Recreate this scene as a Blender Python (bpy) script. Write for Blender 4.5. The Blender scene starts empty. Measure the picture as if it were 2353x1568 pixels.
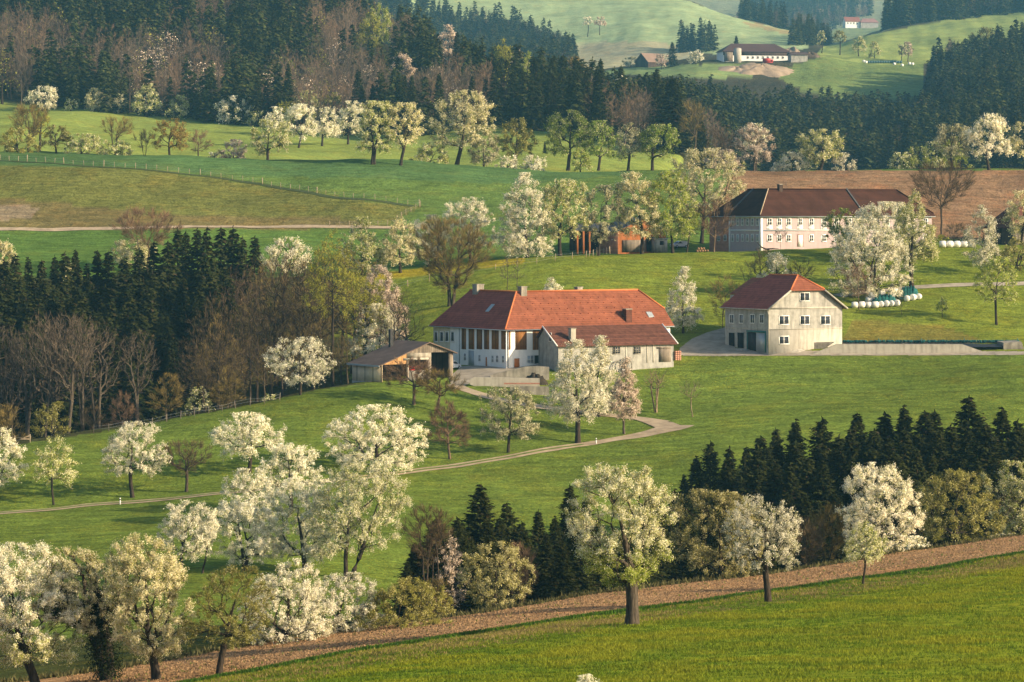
import bpy, math, random
import numpy as np
R_ = math.radians
sc = bpy.context.scene
COL = sc.collection

# ------------------------------------------------------------------ camera, sky, sun, exposure
F = 7000.0          # focal length in units of a 2353-wide frame
UC, VH = 1176.5, 500.0   # principal column and horizon row in the same units
cam = bpy.data.cameras.new("camera")
cam.sensor_width = 36.0
cam.lens = F / 2353.0 * 36.0
cam.shift_y = -(784.0 - VH) / 2353.0
cam.clip_start = 1.0
cam.clip_end = 20000.0
camo = bpy.data.objects.new("camera", cam)
camo.location = (0, 0, 0)
camo.rotation_euler = (R_(90), 0, 0)
COL.objects.link(camo)
sc.camera = camo

SUN_EL = R_(21.0)
SUN_DIR = np.array([0.94 * math.cos(SUN_EL), -0.341 * math.cos(SUN_EL), math.sin(SUN_EL)])
world = bpy.data.worlds.new("World")
sc.world = world
world.use_nodes = True
wn = world.node_tree
sky = wn.nodes.new("ShaderNodeTexSky")
sky.sky_type = 'NISHITA'
sky.sun_disc = False
sky.sun_elevation = SUN_EL
sky.sun_rotation = math.atan2(SUN_DIR[0], SUN_DIR[1])
sky.dust_density = 2.0
wn.links.new(sky.outputs[0], wn.nodes["Background"].inputs[0])
wn.nodes["Background"].inputs[1].default_value = 0.095
sun = bpy.data.lights.new("sun", 'SUN')
sun.energy = 4.9
sun.angle = R_(0.55)
sun.color = (1.0, 0.81, 0.54)
suno = bpy.data.objects.new("sun", sun)
from mathutils import Vector
suno.rotation_euler = Vector(-SUN_DIR).to_track_quat('-Z', 'Y').to_euler()
suno.location = (300, -100, 300)
COL.objects.link(suno)
sc.view_settings.view_transform = 'Standard'
sc.view_settings.look = 'None'
sc.view_settings.exposure = 0.98
sc.view_settings.gamma = 1.0
sc.render.engine = 'CYCLES'
sc.cycles.use_denoising = True
sc.cycles.max_bounces = 6
sc.cycles.diffuse_bounces = 3
sc.cycles.transparent_max_bounces = 4
sc.cycles.volume_bounces = 1

rng = np.random.default_rng(7)
HAZE = 0.66e-4

# ------------------------------------------------------------------ mesh helpers
class MB:
    def __init__(s):
        s.V = []; s.F = []; s.n = 0; s.C = []; s.fm = []
    def add(s, V, Fa, col=(1, 1, 1), m=0):
        V = np.asarray(V, float).reshape(-1, 3); Fa = np.asarray(Fa, int)
        s.V.append(V); s.F.append(Fa + s.n); s.n += len(V)
        c = np.asarray(col, float)
        if c.ndim == 1: c = np.tile(c, (len(V), 1))
        s.C.append(c); s.fm.append(np.full(len(Fa), m, int))
    def poly(s, pts, col=(1, 1, 1), m=0):
        s.add(pts, [list(range(len(pts)))], col, m)
    def slab(s, pts, t, col=(1, 1, 1), m=0):
        p = np.asarray(pts, float); q = p.copy(); q[:, 2] -= t; n = len(p)
        s.poly(p, col, m); s.poly(q[::-1], col, m)
        for i in range(n):
            j = (i + 1) % n
            s.add([p[i], q[i], q[j], p[j]], [[0, 1, 2, 3]], col, m)
    def box8(s, c8, col=(1, 1, 1), m=0):
        s.add(c8, [[0, 3, 2, 1], [4, 5, 6, 7], [0, 1, 5, 4], [1, 2, 6, 5], [2, 3, 7, 6], [3, 0, 4, 7]], col, m)
    def box(s, lo, hi, col=(1, 1, 1), m=0):
        x0, y0, z0 = lo; x1, y1, z1 = hi
        s.box8([(x0, y0, z0), (x1, y0, z0), (x1, y1, z0), (x0, y1, z0), (x0, y0, z1), (x1, y0, z1), (x1, y1, z1), (x0, y1, z1)], col, m)
    def prism(s, pts2, z0, z1, col=(1, 1, 1), m=0):
        n = len(pts2)
        s.poly([(x, y, z1) for x, y in pts2], col, m)
        s.poly([(x, y, z0) for x, y in pts2][::-1], col, m)
        for i in range(n):
            j = (i + 1) % n
            (x0, y0), (x1, y1) = pts2[i], pts2[j]
            s.add([(x0, y0, z0), (x1, y1, z0), (x1, y1, z1), (x0, y0, z1)], [[0, 1, 2, 3]], col, m)
    def tube(s, pts, r, n=8, col=(1, 1, 1), m=0):
        pts = np.asarray(pts, float); k = len(pts); r = np.broadcast_to(np.asarray(r, float), (k,))
        T = np.gradient(pts, axis=0); T /= np.linalg.norm(T, axis=1)[:, None] + 1e-9
        up = np.where(np.abs(T[:, 2:3]) > .9, [[1., 0, 0]], [[0, 0, 1.]])
        A = np.cross(T, up); A /= np.linalg.norm(A, axis=1)[:, None]; B = np.cross(T, A)
        a = np.arange(n) / n * 2 * np.pi
        V = pts[:, None] + r[:, None, None] * (np.cos(a)[None, :, None] * A[:, None] + np.sin(a)[None, :, None] * B[:, None])
        idx = np.arange(k * n).reshape(k, n); q = np.roll(idx, -1, 1)
        Fa = np.stack([idx[:-1], q[:-1], q[1:], idx[1:]], -1).reshape(-1, 4)
        base = s.n
        s.add(V.reshape(-1, 3), Fa, col, m)
        s.F.append(np.array([list(idx[0][::-1] + base)])); s.fm.append(np.array([m]))
        s.F.append(np.array([list(idx[-1] + base)])); s.fm.append(np.array([m]))

def mesh_of(name, mb, mats, off=(0, 0, 0), smooth=False):
    me = bpy.data.meshes.new(name)
    V = np.concatenate(mb.V) - np.asarray(off, float)
    C = np.concatenate(mb.C)
    nl = [np.full(len(f), f.shape[1]) for f in mb.F]
    li = np.concatenate([f.ravel() for f in mb.F]); ls = np.concatenate(nl)
    st = np.concatenate([[0], np.cumsum(ls)[:-1]])
    me.vertices.add(len(V)); me.vertices.foreach_set("co", V.ravel())
    me.loops.add(len(li)); me.loops.foreach_set("vertex_index", li.astype(np.int32))
    me.polygons.add(len(ls)); me.polygons.foreach_set("loop_start", st.astype(np.int32))
    me.polygons.foreach_set("loop_total", ls.astype(np.int32))
    if not isinstance(mats, (list, tuple)): mats = [mats]
    for m in mats: me.materials.append(m)
    if len(mats) > 1: me.polygons.foreach_set("material_index", np.concatenate(mb.fm).astype(np.int32))
    if smooth: me.polygons.foreach_set("use_smooth", np.ones(len(ls), bool))
    at = me.color_attributes.new("Col", 'FLOAT_COLOR', 'POINT')
    at.data.foreach_set("color", np.concatenate([C[:, :3], C[:, 3:4] if C.shape[1] > 3 else np.ones((len(C), 1))], 1).ravel())
    me.update(calc_edges=True)
    return me

def tag(o, label=None, cat=None, group=None, kind=None):
    if label: o['label'] = label
    if cat: o['category'] = cat
    if group: o['group'] = group
    if kind: o['kind'] = kind
    return o
def link(o): COL.objects.link(o); return o
def empty(name, loc, label=None, cat=None, group=None):
    o = link(bpy.data.objects.new(name, None)); o.location = tuple(loc); o.empty_display_size = .5
    return tag(o, label, cat, group)
def part(name, mb, mats, root=None, label=None, smooth=False):
    """a mesh given in world coordinates, hung under its thing"""
    off = np.zeros(3); p = root
    while p is not None: off += np.array(p.location); p = p.parent
    o = link(bpy.data.objects.new(name, mesh_of(name, mb, mats, off, smooth)))
    if root is not None: o.parent = root
    if label: o['label'] = label
    return o

# ------------------------------------------------------------------ materials
def newmat(name):
    m = bpy.data.materials.new(name); m.use_nodes = True
    nt = m.node_tree; b = nt.nodes["Principled BSDF"]
    return m, nt, b
def nd(nt, t, **k):
    n = nt.nodes.new(t)
    for a, v in k.items(): setattr(n, a, v)
    return n
def surf(name, col, rough=.85, var=.25, scale=.6, bump=0., bscale=8., col2=None, spec=.2, metal=0, rows=None, stain=0.):
    m, nt, b = newmat(name); L = nt.links
    tc = nd(nt, "ShaderNodeTexCoord")
    no = nd(nt, "ShaderNodeTexNoise"); no.inputs["Scale"].default_value = scale; no.inputs["Detail"].default_value = 8; no.inputs["Roughness"].default_value = .65
    L.new(tc.outputs["Object"], no.inputs["Vector"])
    ra = nd(nt, "ShaderNodeValToRGB")
    c = np.array(col); c2 = np.array(col2) if col2 is not None else c * (1 + var)
    c1 = c * (1 - var) if col2 is None else c
    ra.color_ramp.elements[0].position = .32; ra.color_ramp.elements[0].color = (*c1, 1)
    ra.color_ramp.elements[1].position = .68; ra.color_ramp.elements[1].color = (*np.minimum(c2, .95), 1)
    L.new(no.outputs["Fac"], ra.inputs["Fac"])
    out = ra.outputs["Color"]
    if stain:
        n2 = nd(nt, "ShaderNodeTexNoise"); n2.inputs["Scale"].default_value = 1.0; n2.inputs["Detail"].default_value = 6
        mp = nd(nt, "ShaderNodeMapping"); mp.inputs["Scale"].default_value = (1.6, 1.6, .25)
        L.new(tc.outputs["Object"], mp.inputs["Vector"]); L.new(mp.outputs[0], n2.inputs["Vector"])
        mr = nd(nt, "ShaderNodeMapRange"); mr.inputs[1].default_value = .42; mr.inputs[2].default_value = .75; mr.inputs[3].default_value = 1; mr.inputs[4].default_value = 1 - stain
        L.new(n2.outputs["Fac"], mr.inputs[0])
        mx = nd(nt, "ShaderNodeMix", data_type='RGBA', blend_type='MULTIPLY'); mx.inputs[0].default_value = 1
        L.new(out, mx.inputs[6]); L.new(mr.outputs[0], mx.inputs[7]); out = mx.outputs[2]
    hgt = None
    if rows:
        axis, per, depth, tint = rows     # bands along one local axis: tile courses or upright boards
        sx = nd(nt, "ShaderNodeSeparateXYZ"); L.new(tc.outputs["Object"], sx.inputs[0])
        if axis == 'XY':
            ad = nd(nt, "ShaderNodeMath", operation='ADD'); L.new(sx.outputs[0], ad.inputs[0]); L.new(sx.outputs[1], ad.inputs[1]); src = ad.outputs[0]
        else: src = sx.outputs[axis]
        dv = nd(nt, "ShaderNodeMath", operation='DIVIDE'); L.new(src, dv.inputs[0]); dv.inputs[1].default_value = per
        fr = nd(nt, "ShaderNodeMath", operation='FRACT'); L.new(dv.outputs[0], fr.inputs[0])
        fl = nd(nt, "ShaderNodeMath", operation='FLOOR'); L.new(dv.outputs[0], fl.inputs[0])
        wn_ = nd(nt, "ShaderNodeTexWhiteNoise", noise_dimensions='1D'); L.new(fl.outputs[0], wn_.inputs["W"])
        mr = nd(nt, "ShaderNodeMapRange"); mr.inputs[3].default_value = 1 - tint; mr.inputs[4].default_value = 1 + tint
        L.new(wn_.outputs["Value"], mr.inputs[0])
        st = nd(nt, "ShaderNodeMath", operation='GREATER_THAN'); st.inputs[1].default_value = .16; L.new(fr.outputs[0], st.inputs[0])
        ma = nd(nt, "ShaderNodeMapRange"); ma.inputs[3].default_value = 1 - depth; ma.inputs[4].default_value = 1; L.new(st.outputs[0], ma.inputs[0])
        mu = nd(nt, "ShaderNodeMath", operation='MULTIPLY'); L.new(mr.outputs[0], mu.inputs[0]); L.new(ma.outputs[0], mu.inputs[1])
        mx = nd(nt, "ShaderNodeMix", data_type='RGBA', blend_type='MULTIPLY'); mx.inputs[0].default_value = 1
        L.new(out, mx.inputs[6]); L.new(mu.outputs[0], mx.inputs[7]); out = mx.outputs[2]
        hgt = fr.outputs[0]
    L.new(out, b.inputs["Base Color"])
    b.inputs["Roughness"].default_value = rough; b.inputs["Metallic"].default_value = metal
    b.inputs["Specular IOR Level"].default_value = min(spec, .12) if rows else spec
    if bump:
        n3 = nd(nt, "ShaderNodeTexNoise"); n3.inputs["Scale"].default_value = bscale; n3.inputs["Detail"].default_value = 6
        L.new(tc.outputs["Object"], n3.inputs["Vector"])
        bp = nd(nt, "ShaderNodeBump"); bp.inputs["Distance"].default_value = bump; bp.inputs["Strength"].default_value = .8
        src = n3.outputs["Fac"]
        if hgt is not None:
            a2 = nd(nt, "ShaderNodeMath", operation='ADD'); L.new(src, a2.inputs[0]); L.new(hgt, a2.inputs[1]); src = a2.outputs[0]
        L.new(src, bp.inputs["Height"]); L.new(bp.outputs[0], b.inputs["Normal"])
    return m

def leafmat(name, trans=.28):
    m, nt, b = newmat(name); L = nt.links
    nt.nodes.remove(b)
    at = nd(nt, "ShaderNodeVertexColor", layer_name="Col"); oi = nd(nt, "ShaderNodeObjectInfo")
    hs = nd(nt, "ShaderNodeHueSaturation")
    mr = nd(nt, "ShaderNodeMapRange"); mr.inputs[3].default_value = .80; mr.inputs[4].default_value = 1.14
    L.new(oi.outputs["Random"], mr.inputs[0]); L.new(mr.outputs[0], hs.inputs["Value"])
    L.new(at.outputs["Color"], hs.inputs["Color"])
    d = nd(nt, "ShaderNodeBsdfDiffuse"); t = nd(nt, "ShaderNodeBsdfTranslucent"); mx = nd(nt, "ShaderNodeMixShader"); mx.inputs[0].default_value = trans
    L.new(hs.outputs[0], d.inputs[0]); L.new(hs.outputs[0], t.inputs[0]); L.new(d.outputs[0], mx.inputs[1]); L.new(t.outputs[0], mx.inputs[2])
    L.new(mx.outputs[0], nt.nodes["Material Output"].inputs[0])
    return m
M_leaf = leafmat("leaves_and_blossom", .22)
M_needle = leafmat("needles", .10)
M_twig = leafmat("twigs", .0)
M_grass = leafmat("grass_blades", .35)
def barkmat():
    m, nt, b = newmat("bark"); L = nt.links
    at = nd(nt, "ShaderNodeVertexColor", layer_name="Col"); tc = nd(nt, "ShaderNodeTexCoord")
    mp = nd(nt, "ShaderNodeMapping"); mp.inputs["Scale"].default_value = (5, 5, 1.2)
    no = nd(nt, "ShaderNodeTexNoise"); no.inputs["Scale"].default_value = 1.5; no.inputs["Detail"].default_value = 7
    L.new(tc.outputs["Object"], mp.inputs[0]); L.new(mp.outputs[0], no.inputs["Vector"])
    mr = nd(nt, "ShaderNodeMapRange"); mr.inputs[1].default_value = .3; mr.inputs[2].default_value = .7; mr.inputs[3].default_value = .45; mr.inputs[4].default_value = 1.5
    L.new(no.outputs["Fac"], mr.inputs[0])
    mx = nd(nt, "ShaderNodeMix", data_type='RGBA', blend_type='MULTIPLY'); mx.inputs[0].default_value = 1
    L.new(at.outputs["Color"], mx.inputs[6]); L.new(mr.outputs[0], mx.inputs[7]); L.new(mx.outputs[2], b.inputs["Base Color"])
    bp = nd(nt, "ShaderNodeBump"); bp.inputs["Distance"].default_value = .06; L.new(no.outputs["Fac"], bp.inputs["Height"]); L.new(bp.outputs[0], b.inputs["Normal"])
    b.inputs["Roughness"].default_value = .95; b.inputs["Specular IOR Level"].default_value = .1
    return m
M_bark = barkmat()
def groundmat():
    m, nt, b = newmat("land"); L = nt.links
    at = nd(nt, "ShaderNodeVertexColor", layer_name="Col"); tc = nd(nt, "ShaderNodeTexCoord")
    def noise(scale, det=5, rough=.6, sx=(1, 1, 1)):
        n = nd(nt, "ShaderNodeTexNoise"); n.inputs["Scale"].default_value = scale; n.inputs["Detail"].default_value = det; n.inputs["Roughness"].default_value = rough
        if sx != (1, 1, 1):
            mp = nd(nt, "ShaderNodeMapping"); mp.inputs["Scale"].default_value = sx; L.new(tc.outputs["Object"], mp.inputs[0]); L.new(mp.outputs[0], n.inputs["Vector"])
        else: L.new(tc.outputs["Object"], n.inputs["Vector"])
        return n.outputs["Fac"]
    def rng_(x, a, b_, c, d):
        r = nd(nt, "ShaderNodeMapRange"); r.inputs[1].default_value = a; r.inputs[2].default_value = b_; r.inputs[3].default_value = c; r.inputs[4].default_value = d; L.new(x, r.inputs[0]); return r.outputs[0]
    def mul(x, y):
        mm = nd(nt, "ShaderNodeMath", operation='MULTIPLY'); L.new(x, mm.inputs[0]); L.new(y, mm.inputs[1]); return mm.outputs[0]
    big = rng_(noise(.035, 5, .6), .3, .7, .80, 1.2)
    mid = rng_(noise(.5, 6, .7, (.32, 1.3, 1)), .3, .7, .62, 1.38)
    fine = rng_(noise(2.2, 7, .75), .28, .72, .48, 1.5)
    v = mul(mul(big, mid), fine)
    # dry, straw-coloured tufts
    dry = rng_(noise(.11, 6, .7), .50, .72, 0, 1)
    mxd = nd(nt, "ShaderNodeMix", data_type='RGBA'); L.new(at.outputs["Color"], mxd.inputs[6])
    dryc = nd(nt, "ShaderNodeMix", data_type='RGBA', blend_type='MULTIPLY'); dryc.inputs[0].default_value = 1
    L.new(at.outputs["Color"], dryc.inputs[6]); dryc.inputs[7].default_value = (1.5, 1.02, .8, 1)
    L.new(dryc.outputs[2], mxd.inputs[7]); L.new(mul(dry, rng_(fine, .6, 1.4, .25, .75)), mxd.inputs[0])
    # dandelions, only where the ground is grass of a certain greenness
    fl = mul(rng_(noise(5.0, 2, .5), .62, .70, 0, 1), rng_(noise(.05, 3, .5), .48, .62, 0, .85))
    sep = nd(nt, "ShaderNodeSeparateColor"); L.new(at.outputs["Color"], sep.inputs[0])
    gr = rng_(sep.outputs[2], .029, .038, 1, 0)
    mxf = nd(nt, "ShaderNodeMix", data_type='RGBA'); L.new(mxd.outputs[2], mxf.inputs[6]); mxf.inputs[7].default_value = (.46, .36, .015, 1); L.new(mul(fl, gr), mxf.inputs[0])
    mx = nd(nt, "ShaderNodeMix", data_type='RGBA', blend_type='MULTIPLY'); mx.inputs[0].default_value = 1
    L.new(mxf.outputs[2], mx.inputs[6]); L.new(v, mx.inputs[7]); L.new(mx.outputs[2], b.inputs["Base Color"])
    b.inputs["Roughness"].default_value = 1; b.inputs["Specular IOR Level"].default_value = 0
    h = nd(nt, "ShaderNodeMath", operation='ADD'); L.new(noise(1.1, 8, .8), h.inputs[0])
    sc_ = nd(nt, "ShaderNodeMath", operation='MULTIPLY'); sc_.inputs[1].default_value = 3.0; L.new(noise(.25, 3, .6), sc_.inputs[0]); L.new(sc_.outputs[0], h.inputs[1])
    bp = nd(nt, "ShaderNodeBump"); bp.inputs["Strength"].default_value = 1.0
    dist = rng_(at.outputs["Alpha"], 0, 1, .02, .55); L.new(dist, bp.inputs["Distance"])
    L.new(h.outputs[0], bp.inputs["Height"]); L.new(bp.outputs[0], b.inputs["Normal"])
    return m
M_land = groundmat()
M_gravel = surf("gravel", (.32, .275, .215), .95, .28, .5, .05, 6)
M_white = surf("white_render", (.80, .78, .74), .9, .06, .5, stain=.12)
M_cream = surf("cream_render", (.62, .57, .42), .9, .08, .5, stain=.15)
M_grey = surf("grey_render", (.35, .335, .30), .95, .24, .9, .02, 12, stain=.42)
M_greylight = surf("pale_concrete", (.42, .385, .32), .95, .12, .8, .02, 10, stain=.35)
M_oldcon = surf("stained_concrete", (.30, .27, .22), .95, .35, .6, .03, 8, stain=.55)
M_pink = surf("pink_render", (.43, .335, .335), .9, .08, .5, stain=.12)
M_trim = surf("white_trim", (.76, .74, .70), .85, .05, 2)
M_tile_red = surf("red_clay_tiles", (.235, .078, .042), .8, .2, .5, .03, 5, stain=.3, rows=(2, .36, .35, .10), spec=.25)
M_tile_maroon = surf("maroon_clay_tiles", (.30, .075, .048), .75, .18, .5, .03, 5, stain=.3, rows=(2, .36, .35, .10), spec=.3)
M_tile_old = surf("weathered_brown_tiles", (.115, .048, .033), .85, .35, 1.2, .03, 6, rows=(2, .32, .4, .18))
M_tile_dark = surf("dark_brown_tiles", (.052, .0215, .0135), .9, .3, .35, .03, 5, rows=(2, .34, .35, .14))
M_tile_gris = surf("grey_brown_sheet", (.15, .105, .082), .7, .25, .4, .02, 3, rows=('XY', 1.0, .25, .08))
M_slate = surf("slate", (.075, .075, .08), .6, .2, .6, rows=(2, .3, .2, .1))
M_ridge = surf("ridge_tiles", (.50, .15, .055), .8, .15, 2)
M_board_brown = surf("brown_slats", (.22, .10, .03), .8, .25, 1, .03, 6, rows=('XY', .45, .6, .25))
M_board_pale = surf("pale_boards", (.72, .58, .41), .85, .15, .7, .02, 5, rows=('XY', .8, .4, .12))
M_board_warm = surf("warm_boards", (.45, .25, .11), .85, .2, .7, .02, 5, rows=('XY', .6, .4, .15))
M_board_grey = surf("weathered_boards", (.20, .165, .13), .9, .3, .8, .02, 5, rows=('XY', .55, .55, .3))
M_board_dark = surf("dark_boards", (.065, .045, .035), .9, .3, .8, .02, 5, rows=('XY', .6, .5, .25))
M_orange = surf("orange_boards", (.30, .11, .04), .85, .18, .7, .02, 5, rows=('XY', .7, .3, .12))
M_brick = surf("brick", (.40, .20, .14), .9, .25, 1.2, .02, 8, rows=(2, .28, .3, .1))
M_door = surf("orange_door", (.40, .13, .03), .6, .12, 1)
M_dark = surf("opening_shade", (.012, .012, .014), .9, .2, 1)  # near-black panels: the shade inside uncut openings is put into their colour
M_glass = surf("window_glass", (.035, .04, .05), .12, .3, .4, spec=.6)
M_steel = surf("grey_steel", (.33, .36, .38), .5, .1, .8, metal=.3)
M_teal = surf("teal_paint", (.03, .14, .13), .5, .2, 1)
M_net = surf("teal_netting", (.015, .10, .095), .7, .5, 1.5, .05, 5)
M_film = surf("white_film", (.72, .70, .64), .35, .08, .9, .05, 3, spec=.5)
M_wood = surf("grey_wood", (.36, .28, .19), .9, .3, 3)
M_stone = surf("cut_logs", (.30, .17, .09), .9, .4, 3)
M_black = surf("black_film", (.02, .02, .022), .5, .3, 1, .08, 2)
M_dung = surf("dung", (.035, .028, .02), 1, .4, 1.5, .15, 3)
M_earth = surf("bare_earth", (.30, .225, .155), 1, .3, .12, .4, .5)
M_carpaint = surf("silver_paint", (.55, .57, .60), .3, .03, 1, spec=.6, metal=.5)
M_carwhite = surf("white_paint", (.75, .75, .74), .3, .03, 1, spec=.5)
M_red = surf("red_paint", (.35, .03, .02), .4, .1, 1)
M_rubber = surf("rubber", (.02, .02, .02), .9, .1, 1)
M_farroof = surf("plum_brown_tiles", (.065, .036, .034), .85, .15, .2)
# ------------------------------------------------------------------ terrain: feature lines across the view, near to far
# every line is a list of (column, row it is seen at, distance in metres): a contour of real ground
def zl(pts): return [(u, VH - z * F / d, d) for u, z, d in pts]
ALLU = (-450, 2800)
LINES = [
 zl([(-450, -2.6, 6), (2800, -2.6, 6)]),
 zl([(-450, -17.2, 100), (2800, -17.2, 100)]),
 [(-450,1640,150),(434,1625,150),(1461,1620,150),(2800,1600,150)],
 [(-450,1705,165),(0,1640,185),(434,1568,198),(574,1547,202),(845,1498,212),(1206,1444,228),(1461,1407,240),(1781,1357,258),(2100,1308,275),(2353,1272,290),(2800,1210,315)],
 [(-450,1655,192),(0,1568,215),(190,1542,221),(574,1482,237),(1206,1395,264),(1474,1353,279),(1781,1314,298),(1995,1284,312),(2353,1238,338),(2800,1180,372)],
 [(-450,1540,325),(0,1480,330),(434,1440,335),(850,1420,345),(1206,1405,360),(1474,1385,370),(1800,1350,390),(2353,1290,420),(2800,1260,435)],
 [(-450,1215,422),(0,1180,430),(250,1158,435),(500,1135,440),(760,1105,449),(1000,1077,460),(1200,1045,470),(1370,1018,480),(1560,980,490),(1800,960,493),(2100,945,497),(2353,930,500),(2800,925,505)],
 [(-450,1090,470),(0,1028,480),(200,1000,487),(400,966,495),(600,930,503),(815,888,515),(1000,868,525),(1250,845,535),(1500,838,542),(1700,818,548),(2000,814,547.5),(2353,813,547.5),(2800,812,552)],
 [(-450,1110,525),(0,1048,530),(300,1002,535),(600,938,540),(815,880,545),(950,840,550),(1100,815,556),(1300,800,560),(1560,775,566),(1700,765,570),(1900,783,562),(2353,783,564),(2800,782,570)],
 [(-450,900,590),(0,870,590),(300,840,592),(600,800,597),(850,755,600),(1000,715,600),(1250,690,600),(1560,680,605),(1800,678,605),(2100,680,605),(2353,685,605),(2800,685,605)],
 [(-450,600,655),(0,600,652),(300,620,648),(550,640,645),(700,646,642),(818,635,642),(932,622,645),(1206,592,650),(1380,580,655),(1560,573,658),(1750,570,660),(1950,570,660),(2150,570,662),(2353,568,665),(2800,566,668)],
 [(-450,572,675),(300,572,675),(600,578,675),(900,600,672),(1206,592,674),(1560,572,676),(1950,570,679),(2353,566,682),(2800,564,684)],
 [(-450,530,700),(0,527,700),(600,523,702),(900,523,704),(1200,522,705),(1500,522,705),(1750,545,702),(2150,548,702),(2353,547,705),(2800,545,705)],
 [(-450,343,790),(0,350,790),(300,358,792),(600,366,795),(900,375,800),(1200,388,802),(1430,392,802),(1600,392,802),(1800,393,805),(2353,393,808),(2800,393,810)],
 [(-450,378,870),(0,374,870),(600,382,880),(1200,394,885),(1500,410,890),(1700,500,950),(2000,580,1000),(2353,560,1000),(2800,560,1000)],
 [(-450,300,1050),(0,300,1050),(600,335,1030),(900,350,1010),(1200,360,1000),(1500,375,1000),(1700,460,1150),(2000,520,1200),(2353,500,1200),(2800,490,1200)],
 [(-450,225,1250),(0,238,1250),(300,262,1240),(550,285,1220),(700,300,1200),(850,312,1170),(1000,308,1150),(1150,295,1150),(1270,306,1130),(1420,336,1100),(1556,350,1080),(1700,430,1280),(2000,450,1350),(2353,420,1300),(2800,410,1300)],
 [(-450,60,1500),(0,60,1500),(300,60,1500),(600,75,1480),(900,150,1400),(1000,195,1330),(1150,240,1260),(1300,262,1220),(1450,312,1170),(1556,342,1130),(1700,350,1500),(2000,360,1550),(2353,320,1500),(2800,300,1500)],
 [(-450,-150,1800),(0,-150,1800),(300,-130,1800),(600,-60,1750),(750,30,1680),(900,112,1550),(1000,165,1450),(1150,240,1330),(1300,276,1280),(1450,318,1250),(1600,290,1700),(1700,296,1750),(1850,296,1780),(2000,304,1800),(2100,306,1800),(2200,240,1760),(2353,215,1750),(2800,180,1750)],
 [(-450,-100,2000),(600,10,2000),(900,170,1900),(1150,262,1800),(1300,255,1850),(1450,215,1900),(1600,190,1950),(1850,185,1980),(2100,190,1980),(2250,150,2000),(2353,125,2000),(2800,90,2000)],
 [(-450,-60,2300),(600,40,2200),(900,155,2150),(1150,205,2150),(1300,176,2120),(1400,165,2100),(1500,152,2080),(1650,143,2060),(1850,142,2060),(2000,147,2080),(2100,149,2080),(2250,118,2150),(2353,102,2150),(2800,70,2150)],
 [(-450,0,2500),(600,60,2500),(1000,135,2600),(1330,152,2500),(1500,150,2400),(1700,125,2450),(1850,118,2450),(1920,120,2350),(2000,100,2350),(2100,92,2400),(2353,68,2400),(2800,40,2400)],
 [(-450,-150,3200),(600,-100,3200),(900,-50,3200),(1000,-30,3200),(1300,-15,3200),(1560,0,3150),(1680,40,3000),(1800,68,2900),(1850,80,2850),(1900,105,2700),(2000,82,2600),(2060,64,2650),(2200,37,2800),(2353,20,2900),(2800,-20,3000)],
 [(-450,-60,3700),(1000,0,3700),(1300,20,3700),(1560,40,3700),(1700,72,3600),(1850,97,3500),(2000,92,3500),(2200,75,3600),(2800,40,3700)],
 [(-450,-200,5000),(1000,-120,5000),(1500,-40,5000),(1700,0,4800),(1900,40,4600),(1950,46,4550),(2050,30,4700),(2353,-60,5000),(2800,-100,5000)],
 [(-450,-270,6500),(2800,-270,6500)],
]
def pchip_slopes(x, y):
    h = np.diff(x, axis=-1); dl = np.diff(y, axis=-1) / h
    m = np.zeros_like(y)
    w1 = 2 * h[..., 1:] + h[..., :-1]; w2 = h[..., 1:] + 2 * h[..., :-1]
    ok = dl[..., :-1] * dl[..., 1:] > 0
    with np.errstate(divide='ignore', invalid='ignore'):
        hm = (w1 + w2) / (w1 / dl[..., :-1] + w2 / dl[..., 1:])
    m[..., 1:-1] = np.where(ok, hm, 0)
    m[..., 0] = dl[..., 0]; m[..., -1] = dl[..., -1]
    return m
def pchip(x, y, xq):
    x = np.asarray(x, float); y = np.asarray(y, float)
    if len(x) == 2: return np.interp(xq, x, y)
    m = pchip_slopes(x, y); i = np.clip(np.searchsorted(x, xq) - 1, 0, len(x) - 2)
    h = x[i + 1] - x[i]; t = np.clip((xq - x[i]) / h, 0, 1)
    return ((1 + 2 * t) * (1 - t) ** 2) * y[i] + t * (1 - t) ** 2 * h * m[i] + t * t * (3 - 2 * t) * y[i + 1] + t * t * (t - 1) * h * m[i + 1]
UG = np.arange(-900, 3253, 4.0)
DG = np.exp(np.concatenate([np.linspace(math.log(6), math.log(150), 60)[:-1], np.linspace(math.log(150), math.log(900), 420)[:-1], np.linspace(math.log(900), math.log(6400), 260)]))
KD = np.array([pchip([p[0] for p in l], [p[2] for p in l], UG) for l in LINES]).T
KV = np.array([pchip([p[0] for p in l], [p[1] for p in l], UG) for l in LINES]).T
KZ = -(KV - VH) / F * KD
MS = pchip_slopes(KD, KZ)
ZG = np.empty((len(UG), len(DG)))
for c in range(len(UG)):
    x, y, m = KD[c], KZ[c], MS[c]
    i = np.clip(np.searchsorted(x, DG) - 1, 0, len(x) - 2); h = x[i + 1] - x[i]; t = np.clip((DG - x[i]) / h, 0, 1)
    ZG[c] = ((1 + 2 * t) * (1 - t) ** 2) * y[i] + t * (1 - t) ** 2 * h * m[i] + t * t * (3 - 2 * t) * y[i + 1] + t * t * (t - 1) * h * m[i + 1]
XG = (UG[:, None] - UC) / F * DG[None]
YG = np.repeat(DG[None], len(UG), 0)
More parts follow.
